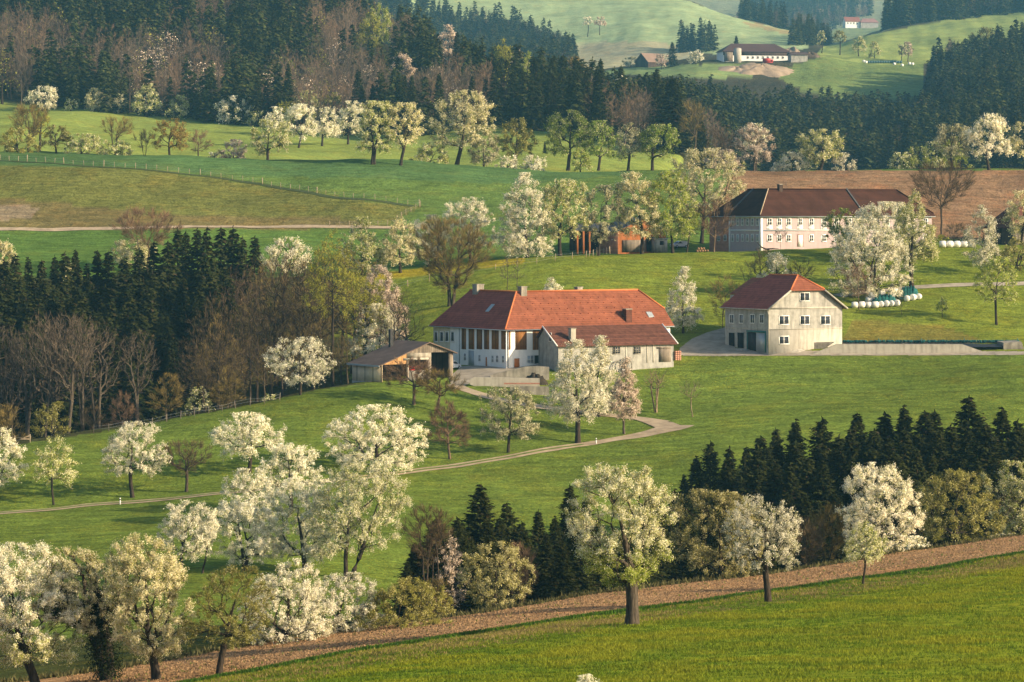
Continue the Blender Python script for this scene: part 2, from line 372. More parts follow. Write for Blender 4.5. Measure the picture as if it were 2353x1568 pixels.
# gentle unevenness of the ground
def wob(x, y):
    r = np.random.default_rng(3); z = np.zeros_like(x)
    for k in range(26):
        wl = 9 * 1.17 ** k; a = r.uniform(0, 6.28); z = z + wl * .0022 * np.sin((x * math.cos(a) + y * math.sin(a)) * 6.283 / wl + r.uniform(0, 6.28)) * np.clip(y / 400, .5, 3) * (wl < 120)
    return z
ZG = ZG + wob(XG, YG) * .8 * np.clip((YG - 20) / 100, 0, 1)
LDG = np.log(DG)
VG = VH - ZG * F / DG[None]
def gz(u, d):
    u = np.asarray(u, float); d = np.asarray(d, float)
    fu = np.clip((u - UG[0]) / 4.0, 0, len(UG) - 1.001); iu = fu.astype(int); tu = fu - iu
    ld = np.log(d); j = np.clip(np.searchsorted(LDG, ld) - 1, 0, len(LDG) - 2); td = np.clip((d - DG[j]) / (DG[j + 1] - DG[j]), 0, 1)
    return (ZG[iu, j] * (1 - tu) * (1 - td) + ZG[iu + 1, j] * tu * (1 - td) + ZG[iu, j + 1] * (1 - tu) * td + ZG[iu + 1, j + 1] * tu * td)
def G(u, d, lift=0):
    return np.array([(u - UC) / F * d, d, float(gz(u, d)) + lift])
def gv(u, d): return VH - gz(u, d) * F / d
def hit(u, v, d0, w=.14):
    """distance at which the ground of column u is seen at row v, nearest to d0"""
    ds = np.linspace(d0 * (1 - w), d0 * (1 + w), 500); vv = gv(np.full(500, float(u)), ds) - v
    s = np.nonzero(vv[:-1] * vv[1:] <= 0)[0]
    if len(s) == 0: return float(ds[np.argmin(np.abs(vv))])
    k = s[np.argmin(np.abs(ds[s] - d0))]; t = vv[k] / (vv[k] - vv[k + 1] + 1e-12)
    return float(ds[k] + t * (ds[k + 1] - ds[k]))
def inpoly(px, py, poly):
    px = np.asarray(px); py = np.asarray(py); r = np.zeros(px.shape, bool); n = len(poly)
    for i in range(n):
        x0, y0 = poly[i]; x1, y1 = poly[(i + 1) % n]
        if y0 == y1: continue
        c = ((y0 > py) != (y1 > py)) & (px < (x1 - x0) * (py - y0) / (y1 - y0) + x0)
        r ^= c
    return r
def lined(k, u): l = LINES[k]; return pchip([p[0] for p in l], [p[2] for p in l], u)
# ------------------------------------------------------------------ land cover
U2 = np.repeat(UG[:, None], len(DG), 1); D2 = YG
LC = np.zeros(U2.shape + (4,))
def setc(mask, c, a=.35): LC[mask] = (*c, a)
def between(k0, k1):
    return (D2 >= lined(k0, UG)[:, None]) & (D2 < lined(k1, UG)[:, None])
setc(D2 > 0, (.185, .225, .019), .4)
setc(between(3, 4), (.41, .25, .128), .75)
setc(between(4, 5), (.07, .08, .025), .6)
setc(between(5, 7), (.120, .168, .028), .5)
setc(between(7, 10), (.150, .188, .026), .5)
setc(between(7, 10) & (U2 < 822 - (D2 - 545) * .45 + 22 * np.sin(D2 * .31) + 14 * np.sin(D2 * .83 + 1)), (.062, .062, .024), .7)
setc(between(10, 12), (.10, .165, .035), .35)
setc(between(12, 13), (.105, .165, .04), .4)
setc(between(13, 16), (.20, .25, .055), .3)
setc((D2 >= lined(16, UG)[:, None]), (.055, .05, .03), 1)
setc((D2 >= lined(13, UG)[:, None]) & (U2 > 1570) & (D2 < 1850), (.05, .055, .03), 1)
def paint(poly, c, d0, d1, a=.35):
    setc(inpoly(U2, VG, poly) & (D2 > d0) & (D2 < d1), c, a)
# rough pasture on the left, brown and olive
paint([(-910,376),(0,372),(271,386),(461,404),(574,420),(683,438),(810,457),(965,476),(916,506),(880,526),(-910,532)], (.150, .160, .042), 690, 800, .7)
paint([(-910,455),(0,455),(160,470),(350,490),(560,500),(700,495),(820,505),(860,526),(-910,532)], (.165, .138, .052), 690, 800, .7)
paint([(-910,470),(60,470),(90,480),(70,505),(-910,505)], (.25, .195, .12), 690, 800, .7)
# blue-green cereal strip under the far crest
paint([(-910,330),(0,330),(600,340),(1450,370),(1450,400),(1206,424),(683,407),(500,402),(271,384),(-910,374)], (.080, .145, .048), 715, 810, .3)
paint([(-910,530),(900,524),(1010,526),(1000,545),(860,560),(230,640),(-910,640)], (.095, .165, .035), 640, 704, .35)
# ploughed field on the right
paint([(1640,470),(1690,392),(3260,392),(3260,556),(1640,560)], (.235, .145, .082), 700, 812, .7)
# yellowish flowering pasture crest
paint([(1206,592),(1206,604),(932,636),(818,650),(800,640),(932,620),(1100,600)], (.27, .23, .02), 630, 660, .4)
# bank above the bunker, drier
paint([(1935,785),(1960,735),(2150,745),(2240,775),(2260,785)], (.18, .165, .035), 555, 600, .5)
# foreground drier band along the field edge
b0 = lined(3, UG)[:, None]
setc((D2 > b0 - 22) & (D2 < b0 - 3.0), (.165, .155, .042), .6)
setc((D2 > b0 - 3.2) & (D2 < b0 + .2), (.085, .145, .02), .8)
# far meadows
far = D2 >= lined(16, UG)[:, None]
paint([(1770,170),(1850,140),(1900,128),(2120,135),(2125,215),(2105,232),(1990,225),(1920,232),(1850,212)], (.15, .20, .06), 1820, 2200, .5)
paint([(1380,172),(1400,160),(1560,148),(1720,148),(1730,175),(1640,182),(1480,172)], (.19, .25, .09), 1900, 2200, .3)
paint([(1860,142),(1900,100),(2040,72),(2200,40),(2353,18),(3260,-30),(3260,60),(2353,100),(2250,118),(2120,150)], (.24, .29, .085), 2100, 3000, .3)
paint([(880,20),(1000,-60),(1560,-5),(1690,40),(1860,80),(1860,112),(1640,125),(1560,112),(1500,100),(1320,100),(1290,80),(1180,45),(1000,40)], (.27, .34, .17), 2350, 3400, .3)
paint([(1320,100),(1500,95),(1600,112),(1560,160),(1330,165)], (.34, .32, .19), 2300, 3000, .3)
setc(D2 >= lined(22, UG)[:, None], (.20, .22, .13), 1)
paint([(1690,45),(1760,60),(1860,80),(1850,88),(1740,66)], (.30, .25, .12), 2600, 3400, .3)
paint([(1900,75),(1940,60),(2060,60),(2060,110),(1900,110)], (.18, .22, .10), 3000, 4700, .5)

mb = MB()
nU, nD = U2.shape
idx = np.arange(nU * nD).reshape(nU, nD)
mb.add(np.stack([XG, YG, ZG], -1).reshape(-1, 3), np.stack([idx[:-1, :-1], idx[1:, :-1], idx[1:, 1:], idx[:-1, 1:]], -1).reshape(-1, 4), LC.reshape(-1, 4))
tag(part("ground", mb, M_land, None, smooth=True), kind="structure")

def ribbon(name, pts, width, mat, lift=.07, step=2.0, nw=5):
    """a strip of road laid on the ground along (column, row, distance guess) points"""
    W = np.array([G(u, hit(u, v, d))[:2] for u, v, d in pts])
    s = np.concatenate([[0], np.cumsum(np.linalg.norm(np.diff(W, axis=0), axis=1))])
    q = np.arange(0, s[-1], step); P = np.stack([pchip(s, W[:, 0], q), pchip(s, W[:, 1], q)], 1)
    ww = np.interp(q, s, np.broadcast_to(width, s.shape)) if np.ndim(width) else np.full(len(q), width)
    T = np.gradient(P, axis=0); T /= np.linalg.norm(T, axis=1)[:, None]; N = np.stack([-T[:, 1], T[:, 0]], 1)
    o = np.linspace(-.5, .5, nw); jit = 1 + .12 * np.sin(q * .5)[:, None] * np.sin(q * .23 + 1)[:, None]
    X = P[:, None] + N[:, None] * (ww[:, None] * jit * o[None])[..., None]
    u = X[..., 0] / X[..., 1] * F + UC; z = gz(u, X[..., 1]) + lift
    V = np.concatenate([X, z[..., None]], -1); k = len(q); ii = np.arange(k * nw).reshape(k, nw)
    m = MB(); m.add(V.reshape(-1, 3), np.stack([ii[:-1, :-1], ii[:-1, 1:], ii[1:, 1:], ii[1:, :-1]], -1).reshape(-1, 4))
    return tag(part(name, m, mat, None, smooth=True), kind="structure")
def patch(name, poly, dlo, dhi, mat, lift=.06, du=1.5, dd=.4):
    p = np.array(poly, float); us = np.arange(p[:, 0].min(), p[:, 0].max() + du, du); ds = np.arange(dlo, dhi, dd)
    U, Dm = np.meshgrid(us, ds, indexing='ij'); Z = gz(U, Dm); V = VH - Z * F / Dm
    k = inpoly(U, V, poly); q = k[:-1, :-1] & k[1:, :-1] & k[1:, 1:] & k[:-1, 1:]
    ii = np.arange(U.size).reshape(U.shape)
    Fa = np.stack([ii[:-1, :-1], ii[1:, :-1], ii[1:, 1:], ii[:-1, 1:]], -1)[q]
    used, inv = np.unique(Fa, return_inverse=True)
    P = np.stack([(U - UC) / F * Dm, Dm, Z + lift], -1).reshape(-1, 3)[used]
    m = MB(); m.add(P, inv.reshape(Fa.shape)); return tag(part(name, m, mat, None, smooth=True), kind="structure")
M_track = surf("pale_track", (.37, .285, .19), .95, .3, .5, .05, 4)
M_grasspatch = surf("track_grass", (.12, .16, .03), .95, .4, 1.2, .1, 3)
ribbon("farm_track", [(1040,884,522),(1060,893,518),(1110,909,512),(1180,925,507),(1260,938,502),(1340,948,499),(1420,957,496),(1490,965,494),(1535,972,492)], 2.3, M_track)
ribbon("lower_track", [(1562,978,490.5),(1535,986,489),(1480,999,486),(1370,1018,480),(1200,1045,470),(1000,1077,460),(760,1105,449),(500,1135,440),(250,1158,435),(0,1180,430),(-200,1193,427)], [5.5, 5.0, 4, 2.6, 2.2, 2.2, 2, 2, 2, 2, 2], M_track)
ribbon("track_grass", [(1340,1023,478.5),(1200,1045,470),(1000,1077,460),(760,1105,449),(500,1135,440),(250,1158,435),(0,1180,430),(-200,1193,427)], .62, M_grasspatch, .12, nw=3)
patch("track_bend", [(1440,960),(1500,967),(1545,971),(1563,978),(1555,984),(1500,996),(1450,1004),(1490,992),(1505,984),(1480,973)], 476, 502, M_track, .10, 1.0, .25)
ribbon("country_road", [(-300,530,700),(0,527.5,700),(300,525,701),(600,523,702),(800,522.5,703),(930,523,704),(1040,525,704)], 2.5, M_track, .12)
patch("farm_yard", [(1030,868),(1046,855),(1060,842),(1170,838),(1260,838),(1262,860),(1150,872),(1085,880),(1060,892),(1038,890)], 505, 560, M_gravel)
patch("house_yard", [(1556,818),(1562,800),(1590,778),(1622,765),(1668,752),(1690,748),(1690,800),(1800,806),(2400,808),(2400,817),(1720,819),(1640,820)], 538, 585, M_gravel)
M_ditch_shade = surf("ditch_shade_grass", (.055, .075, .022), 1, .35, 1.5, .1, 3)
ribbon("ditch_shade_strip", [(-20,369,759),(160,379.5,757),(271,386.5,756),(461,404.5,749),(574,420.5,741),(683,438.5,734),(810,457.5,726),(927,471.5,721),(964,476.5,719)], [1.0, 1.0, 1.1, 1.3, 1.6, 1.9, 2.0, 1.8, 1.2], M_ditch_shade, .1)  # flat strip of dark grass, the ditch's shadow put into its colour
ribbon("pasture_lane", [(1925,681,606),(1990,672,609),(2060,664,611),(2150,658,613),(2280,654,615),(2400,650,617)], 3.0, M_gravel)
# ------------------------------------------------------------------ tree builders
PAL = {
 'white':  ([(.90,.84,.66),(.68,.63,.38),(.22,.25,.06)], [.72,.18,.10]),
 'cream':  ([(.88,.79,.52),(.58,.53,.22),(.22,.24,.055)], [.56,.28,.16]),
 'gwhite': ([(.82,.76,.49),(.44,.45,.11),(.20,.24,.05)], [.46,.34,.20]),
 'pear':   ([(.90,.84,.60),(.54,.53,.17),(.20,.24,.05)], [.60,.25,.15]),
 'green':  ([(.16,.23,.035),(.30,.36,.07),(.58,.55,.33)], [.55,.33,.12]),
 'lime':   ([(.27,.33,.04),(.42,.46,.08),(.70,.65,.36)], [.50,.33,.17]),
 'olive':  ([(.19,.18,.042),(.29,.27,.065),(.52,.47,.22)], [.55,.33,.12]),
 'ochre':  ([(.64,.57,.30),(.36,.33,.09),(.17,.155,.05)], [.42,.36,.22]),
 'yellow': ([(.38,.36,.05),(.26,.27,.055),(.17,.16,.05)], [.55,.30,.15]),
 'orange': ([(.36,.26,.07),(.28,.20,.07),(.15,.12,.05)], [.55,.30,.15]),
 'pink':   ([(.76,.62,.49),(.54,.43,.32),(.22,.17,.10)], [.62,.25,.13]),
 'grey':   ([(.60,.55,.37),(.40,.38,.20),(.18,.18,.07)], [.48,.33,.19]),
 'bare':   ([(.10,.072,.040),(.14,.10,.055)], [.6,.4]),
 'pale':   ([(.125,.095,.068),(.17,.13,.092)], [.6,.4]),
 'rust':   ([(.20,.125,.075),(.15,.10,.065)], [.6,.4]),
 'willow': ([(.20,.145,.048),(.13,.10,.038)], [.6,.4]),
}
TWIGGY = {'bare', 'pale', 'rust', 'willow'}
BARK = {'pale': (.085,.068,.05), 'rust': (.13,.09,.06), 'willow': (.07,.055,.035), 'bare': (.055,.042,.031), 'pink': (.09,.07,.055)}
def env_r(env, t):
    t = np.clip(t, 0, 1)
    if env == 'round': return np.sqrt(np.clip(1 - (2 * t - 1) ** 2, 0, 1)) ** .85
    if env == 'dome':  return np.sqrt(np.clip(1 - ((t - .30) / np.where(t > .30, .70, .42)) ** 2, 0, 1))
    if env == 'cone':  return np.clip((1 - t) ** .75 * np.minimum(1, t * 4 + .35), 0, 1)
    if env == 'tall':  return np.clip((1 - t ** 2.8) * np.minimum(1, t * 3 + .6), 0, 1)
    if env == 'vase':  return np.clip((t * 1.5 + .22), 0, 1) * np.sqrt(np.clip(1 - t ** 5, 0, 1))
    if env == 'bush':  return np.sqrt(np.clip(1 - t ** 2, 0, 1))
    return np.ones_like(t)
def kites(mb, C, a, b, s, w, col, m=0):
    """leaf-sized rhombi: centre, unit length axis, unit side axis, half length, half width"""
    n = len(C); s = np.broadcast_to(s, (n,))[:, None]; w = np.broadcast_to(w, (n,))[:, None]
    V = np.stack([C - a * s, C + b * w, C + a * s, C - b * w], 1).reshape(-1, 3)
    mb.add(V, np.arange(4 * n).reshape(n, 4), np.repeat(col, 4, 0), m)
def unit(v): return v / (np.linalg.norm(v, axis=-1, keepdims=True) + 1e-9)
def segs(mb, P, par, r, sides, col):
    i = np.nonzero(par >= 0)[0]; p = par[i]
    n = len(P); dirn = np.zeros((n, 3)); dirn[i] = unit(P[i] - P[p]); dirn[par < 0] = (0, 0, 1)
    main = np.full(n, -1)
    o = np.argsort(r[i]); main[p[o]] = i[o]
    T = dirn.copy(); h = main >= 0; T[h] = unit(dirn[h] + dirn[main[h]])
    t0 = np.where((main[p] == i)[:, None], T[p], dirn[i]); t1 = T[i]
    r0 = np.where(main[p] == i, r[p], np.minimum(r[p], r[i] * 1.5)); r1 = r[i]
    def ring(C, t, rr):
        up = np.where(np.abs(t[:, 2:3]) > .95, [[1., 0, 0]], [[0, 0, 1.]]); A = unit(np.cross(t, up)); B = np.cross(t, A)
        a = np.arange(sides) / sides * 2 * np.pi
        return C[:, None] + rr[:, None, None] * (np.cos(a)[None, :, None] * A[:, None] + np.sin(a)[None, :, None] * B[:, None])
    V = np.stack([ring(P[p], t0, r0), ring(P[i], t1, r1)], 1)
    k = len(i); ii = np.arange(k * 2 * sides).reshape(k, 2, sides); q = np.roll(ii, -1, 2)
    Fa = np.stack([ii[:, 0], q[:, 0], q[:, 1], ii[:, 1]], -1).reshape(-1, 4)
    mb.add(V.reshape(-1, 3), Fa, col)
def make_tree(seed, H, W, cb, env, kind, px, nleaf, lean=0., trunk_r=None, stems=1, fill=1.0, bow=0.0, droop=.25, lowkind=None, ivy=False, bark=None, lumps=.30):
    """returns meshbuilders (wood, crown, ivy) in metres, base at the origin. px = metres per picture unit"""
    g = np.random.default_rng(seed); tw = kind in TWIGGY
    trunk_r = trunk_r or max(.014 * H + .06 * math.sqrt(W), .05)
    if tw: trunk_r *= .72
    if stems >= 3: trunk_r *= .42
    P = []; par = []; z0 = cb * H; top = H * (cb + (1 - cb) * (.62 if env != 'vase' else .45))
    ends = []
    for k in range(stems):
        a = g.uniform(0, 6.28); sp = (.0 if stems == 1 else .16 * W)
        nt = 9; last = -1; wx, wy = g.normal(0, .025 * H, 2)
        base = np.array([math.cos(a) * sp * .18, math.sin(a) * sp * .18]); tip = np.array([lean + math.cos(a) * sp, math.sin(a) * sp])
        for j in range(nt):
            t = j / (nt - 1); z = top * t - (.5 if j == 0 else 0)
            xy = base + (tip - base) * t ** 1.15 + np.array([wx + bow, wy]) * math.sin(t * 3.14159) + g.normal(0, .006 * H, 2) * t
            P.append([xy[0], xy[1], z]); par.append(last); last = len(P) - 1
    lob = unit(g.normal(0, 1, (10, 3))); amp = g.uniform(-lumps, lumps * .9, 10)
    ncl = int(np.clip(20 + (W * H * (1 - cb)) / (px * px) / 150 * fill, 24, 270))
    cs = []; tries = 0; mind = .62 * math.sqrt(W * H * (1 - cb) / ncl)
    while len(cs) < ncl and tries < ncl * 30:
        tries += 1
        t = g.uniform(0, 1)
        if g.uniform() > env_r(env, np.array(t)) ** 1.2 + .06: continue
        th = g.uniform(0, 6.283); rr = g.uniform(.10 if tw else .22, 1) ** .55
        z = z0 + t * (H - z0); d3 = unit(np.array([math.cos(th), math.sin(th), (t - .45) * 1.6]))
        f = 1 + float(np.sum(amp * np.exp(-np.arccos(np.clip(lob @ d3, -1, 1)) ** 2 / .30)))
        R = env_r(env, np.array(t)) * W / 2 * rr * f * .96
        ax = lean * (z / H) ** .8
        c = np.array([ax + R * math.cos(th), R * math.sin(th) * .92, z + (f - 1) * .35 * (H - z0) * t])
        c[2] = min(c[2], H * .97)
        if cs and np.min(np.linalg.norm(np.array(cs) - c, axis=1)) < mind * (.55 + .45 * g.uniform()) * (1 if tries < ncl * 12 else .5): continue
        cs.append(c)
    cs = np.array(cs); mid = np.array([lean * .6, 0, z0 + .25 * (H - z0)])
    cs = cs[np.argsort(np.linalg.norm((cs - mid) * [1, 1, .7], axis=1))]
    plen = [0.0] * len(P)
    for i in range(1, len(P)):
        if par[i] >= 0: plen[i] = plen[par[i]] + float(np.linalg.norm(np.subtract(P[i], P[par[i]])))
    zb = z0 * .92
    cl_n = []; cl_d = []
    for c in cs:
        A = np.array(P); dv = c - A; dist = np.linalg.norm(dv, axis=1)
        cost = dist + .42 * np.array(plen) + np.where(dv[:, 2] < .2 * dist, (.2 * dist - dv[:, 2]) * 1.1, 0) + np.where(A[:, 2] < zb, (zb - A[:, 2]) * 3 + 1.5, 0)
        b = int(np.argmin(cost)); B = A[b]; L = dist[b]; k = max(2, min(5, int(L / (.10 * H)) + 2))
        sag = g.normal(0, .09, 3) * L; sag[2] = g.uniform(-.02, .16) * L
        last = b
        for j in range(1, k + 1):
            t = j / k; p = B + (c - B) * t + sag * math.sin(t * math.pi) + g.normal(0, .02, 3) * L * (t < 1)
            P.append(list(p)); par.append(last); plen.append(plen[last] + L / k); last = len(P) - 1
        cl_n.append(last); cl_d.append(c - np.array(P[par[last]]))
    P = np.array(P); par = np.array(par); n = len(P)
    # fine twigs from every clump
    TWP = []; 
    cnt = np.zeros(n); cnt[cl_n] = 1
    for i in range(n - 1, -1, -1):
        if par[i] >= 0: cnt[par[i]] += cnt[i]
    r = .92 * trunk_r * (np.maximum(cnt, .3) / max(cnt.max(), 1)) ** (.50 if tw else .60)
    stem_n = 9 * stems
    hgt = np.clip(P[:, 2] / max(top, .1), 0, 1)
    r[:stem_n] = np.maximum(r[:stem_n], trunk_r * (1 - .82 * hgt[:stem_n]) / (1 if stems == 1 else stems ** .45))
    for k in range(stems):
        r[9 * k] *= 1.35; r[9 * k + 1] *= 1.04
    r = np.maximum(r, .17 * px)
    bc = np.array(bark or BARK.get(kind, (.040, .031, .023)))
    wood = MB(); segs(wood, P, par, r, 8 if px < .09 else 6, bc * 1.0)
    crown = MB()
    cd = unit(np.array(cl_d)); ncl = len(cs)
    pc, pw = PAL[kind]; pc = np.array(pc)
    per = max(3, int(nleaf / ncl)); rad = .74 * math.sqrt(W * H * (1 - cb) / ncl)
    outw = unit(cs - np.array([lean * .6, 0, z0 + .35 * (H - z0)]))
    if tw:
        k = per; ci = np.repeat(np.arange(ncl), k)
        a = unit(.65 * cd[ci] + .45 * outw[ci] + np.array([0, 0, .55]) + g.normal(0, .42, (len(ci), 3)))
        ln = rad * g.uniform(.35, 1.05, len(ci)) * (1.25 if env == 'vase' else 1.0)
        st = cs[ci] + g.normal(0, .30, (len(ci), 3)) * rad + (-cd[ci]) * (g.uniform(0, 1.1, len(ci)) * rad)[:, None]
        C = st + a * ln[:, None]; bb = unit(np.cross(a, g.normal(0, 1, (len(ci), 3))))
        keep = C[:, 2] < H * 1.03
        w = px * .30 * g.uniform(.6, 1.2, len(ci))
        col = pc[g.choice(len(pc), len(ci), p=pw)] * g.uniform(.8, 1.2, (len(ci), 1))
        kites(crown, C[keep], a[keep], bb[keep], ln[keep], w[keep], col[keep])
    else:
        rsc = g.uniform(.62, 1.45, ncl); wts = g.uniform(.7, 1.3, ncl) * rsc ** 1.6; npc = np.maximum(2, (per * wts).astype(int)); ci = np.repeat(np.arange(ncl), npc); N = len(ci)
        up = np.clip(outw[ci][:, 2:3], -1, 1)
        ax = unit(.7 * cd[ci] + .55 * outw[ci] + np.concatenate([np.zeros((N, 2)), .40 * np.ones((N, 1))], 1))
        # sprays: leaves strung along several short shoots per clump
        nsh = 9; sh = g.integers(0, nsh, N); shv = unit(g.normal(0, .62, (ncl, nsh, 3)) + unit(.7 * cd + .5 * outw + [0, 0, .35])[:, None])
        q = g.uniform(-.25, 1, N) * np.where(g.uniform(0, 1, N) < .16, 1.5, 1); sv = shv[ci, sh]; rr_ = (rad * rsc)[ci]
        C = cs[ci] + sv * (q * rr_ * 1.1)[:, None] + g.normal(0, .19, (N, 3)) * rr_[:, None]
        bk = g.uniform(0, 1, N) < .20; C[bk] -= (np.array(cl_d)[ci] * g.uniform(.2, 1.6, (N, 1)) - g.normal(0, .22, (N, 3)) * rad)[bk]
        C[:, 2] -= droop * rad * np.clip(q, 0, 1) ** 2 * np.clip(1.0 - up[:, 0] * 1.3, 0, 2)
        C[:, 2] = np.where(C[:, 2] > H * 1.02, H * 1.02 - g.uniform(0, .5, N) * rad, C[:, 2])
        a = unit(g.normal(0, 1, (N, 3)) + .5 * sv); nn = unit(g.normal(0, .8, (N, 3)) + .8 * unit(outw[ci] + [0, 0, .6]))
        b = unit(np.cross(nn, a)); a = np.cross(b, nn)
        s = px * 1.18 * g.uniform(.55, 1.4, N)
        bias = np.clip(g.normal(0, .20, ncl), -.4, .4)[ci]
        pk = g.uniform(0, 1, N) + bias * .6 + bk * .28
        cum = np.cumsum(pw); ki = np.clip(np.searchsorted(cum, np.clip(pk, 0, .999)), 0, len(pw) - 1)
        # leaves and green shoots sit deeper along the spray, flowers at its tips
        col = pc[ki]
        if lowkind:
            lc, lw = PAL[lowkind]; lc = np.array(lc); lo = C[:, 2] < z0 + .27 * (H - z0) * g.uniform(.5, 1.4, N)
            col = np.where(lo[:, None], lc[g.choice(len(lc), N, p=lw)], col)
        col = col * g.uniform(.85, 1.12, (N, 1))
        kites(crown, C, a, b, s, s * .68, col)
        # bare shoots carrying them
        st = cs[:, None] + 0 * shv; en = cs[:, None] + shv * rad * .75
        A = unit(en - st).reshape(-1, 3); M_ = ((st + en) / 2).reshape(-1, 3); hl = np.full(len(M_), rad * .4)
        kites(crown, M_, A, unit(np.cross(A, g.normal(0, 1, A.shape))), hl, np.full(len(M_), px * .16), np.tile(bc * 1.1, (len(M_), 1)))
    iv = None
    if ivy:
        iv = MB(); m = (P[:, 2] < H * .80) & (r > trunk_r * .28) & (par >= 0); i = np.nonzero(m)[0]
        nn = 620; t = g.uniform(0, 1, (len(i), nn, 1)); ctr = P[i][:, None] * t + P[par[i]][:, None] * (1 - t)
        off = unit(g.normal(0, 1, (len(i), nn, 3))); off[..., 2] *= .5
        C = (ctr + off * (r[i][:, None, None] * 1.0 + g.uniform(.05, .85, (len(i), nn, 1)))).reshape(-1, 3); N = len(C)
        a = unit(g.normal(0, 1, (N, 3))); b = unit(np.cross(a, off.reshape(-1, 3) + g.normal(0, .3, (N, 3))))
        C = C[C[:, 2] > .1]; N = len(C); a = a[:N]; b = b[:N]
        kites(iv, C, a, b, px * 2.2, px * 1.7, np.array([[.022, .032, .012]]) * g.uniform(.6, 1.8, (N, 1)))
    return wood, crown, iv

def spruce(seed, H, R, nwh, nbr, ntw, wide=.5, curve=.9, px=.06):
    """wood and needles of a spruce: whorls of drooping boughs hung with sprays"""
    g = np.random.default_rng(seed); wood = MB(); cr = MB()
    z = np.linspace(0, H, 10); xy = np.cumsum(g.normal(0, .012, (10, 2)) * H / 10, 0)
    pts = np.concatenate([xy, z[:, None]], 1); pts[0, 2] = -.6
    wood.tube(pts, .013 * H * (1 - z / H) ** .9 + .02, 7 if ntw > 5 else 4, (.06, .045, .032))
    CC = []; AA = []; BB = []; SS = []; WW = []; KK = []
    asym = g.uniform(.8, 1.2, 5)
    for w in range(nwh):
        t = (w + g.uniform(-.3, .3)) / nwh; t = min(max(t, 0), 1); zz = H * (.06 + .93 * t)
        Rr = R * ((1 - t) ** curve) * (.82 + .36 * g.uniform()) + .10
        if t > .93: Rr *= .7
        a0 = g.uniform(0, 6.28); zw = zz
        for k in range(nbr):
            th = a0 + 6.283 * k / nbr + g.normal(0, .25); L = Rr * g.uniform(.65, 1.15) * asym[int((th % 6.283) / 6.284 * 5)]
            zz = zw + g.normal(0, .55) * H / nwh
            up0 = g.uniform(-.10, .15) + .55 * t ** 2; dr = .34 * (1 - t * .7)
            q = (np.arange(ntw) + g.uniform(.1, .9, ntw)) / ntw; q = .15 + .85 * q
            rad_ = q * L; hz = zz + up0 * rad_ - dr * L * (q ** 1.5) + .14 * L * np.clip(q - .75, 0, 1) * 2
            cx = np.cos(th) * rad_; cy = np.sin(th) * rad_
            side = np.where(np.arange(ntw) % 2 == 0, 1, -1) * g.uniform(.3, 1.1, ntw); th2 = th + side * .75
            hang = g.uniform(-.75, -.10, ntw)
            a = unit(np.stack([np.cos(th2), np.sin(th2), hang], 1)); sl = (wide * (.40 + .60 * (1 - q)) * (.55 + .6 * (1 - t))) * g.uniform(.7, 1.25, ntw)
            C = np.stack([cx, cy, hz], 1) + a * sl[:, None] * .6
            C[:, :2] += np.array([np.interp(zz, z, xy[:, 0]), np.interp(zz, z, xy[:, 1])])
            b = unit(np.cross(a, np.stack([g.normal(0, .4, ntw), g.normal(0, .4, ntw), np.ones(ntw)], 1)))
            CC.append(C); AA.append(a); BB.append(b); SS.append(sl); WW.append(np.maximum(sl * .46, px * .5)); KK.append(np.full(ntw, q.mean()) * 0 + q)
    # leader
    n = 6; CC.append(np.stack([np.full(n, xy[-1, 0]), np.full(n, xy[-1, 1]), H * np.linspace(.95, 1.0, n)], 1)); AA.append(unit(g.normal(0, .35, (n, 3)) + [0, 0, 1])); BB.append(unit(g.normal(0, 1, (n, 3)))); SS.append(np.full(n, .35)); WW.append(np.full(n, .12)); KK.append(np.ones(n))
    C = np.concatenate(CC); N = len(C); q = np.concatenate(KK)
    base = np.array([.019, .029, .010]); tipc = np.array([.056, .060, .018])
    m = g.uniform(0, 1, (N, 1)); col = base * (1 - m) + tipc * m
    br = g.uniform(0, 1, N) < .04; col[br] = (.065, .048, .024)
    kites(cr, C, np.concatenate(AA), np.concatenate(BB), np.concatenate(SS), np.concatenate(WW), col)
    return wood, cr

def mbmesh(name, mb, mats): return mesh_of(name, mb, mats)
def add_tree(name, loc, meshes, label, cat="tree", group=None, scale=(1, 1, 1), rz=0., bare=False):
    """an Empty at the foot with trunk and crown under it; meshes = [(part name, mesh), ...]"""
    r = empty(name, loc, label, cat, group); r.scale = scale; r.rotation_euler = (0, 0, rz)
    for pn, me in meshes:
        o = link(bpy.data.objects.new(pn, me)); o.parent = r
    return r
_seed = [100]
def tree(kind, env, u, vb, d, vtop, vcb, wl, wr, label, name=None, cat=None, group=None, dens=1.0, **kw):
    """a tree of its own: base column and row (or distance), top row, lowest crown row, crown edges"""
    _seed[0] += 1
    if vb is not None: d = hit(u, vb, d)
    b = G(u, d); px = d / F; vbase = float(gv(u, d))
    H = (vbase - vtop) * px; W = (wr - wl) * px * 1.09; cb = float(np.clip((vbase - vcb) / (vbase - vtop), .0, .8))
    lean = ((wl + wr) / 2 - u) * px
    bush = env == 'bush'
    area = (wr - wl) * (vcb - vtop)
    if kind in TWIGGY: nl = int(np.clip(area * .34 * dens, 200, 14000))
    else: nl = int(np.clip(area * 1.7 * dens, 400, 125000))
    wood, crown, iv = make_tree(_seed[0], H, W, cb, env, kind, px, nl, lean, **kw)
    bare = kind in TWIGGY
    name = name or ('bush' if bush else 'bare_tree' if bare else 'leafy_tree' if kind in ('green', 'lime', 'olive', 'yellow', 'orange') else 'blossoming_tree')
    ms = [('trunk', mbmesh('trunk', wood, M_bark)), ('crown', mbmesh('crown', crown, M_twig if bare else M_leaf))]
    if iv: ms.append(('ivy', mbmesh('ivy', iv, M_leaf)))
    return add_tree(name, b, ms, label, cat or ('bush' if bush else 'tree'), group)

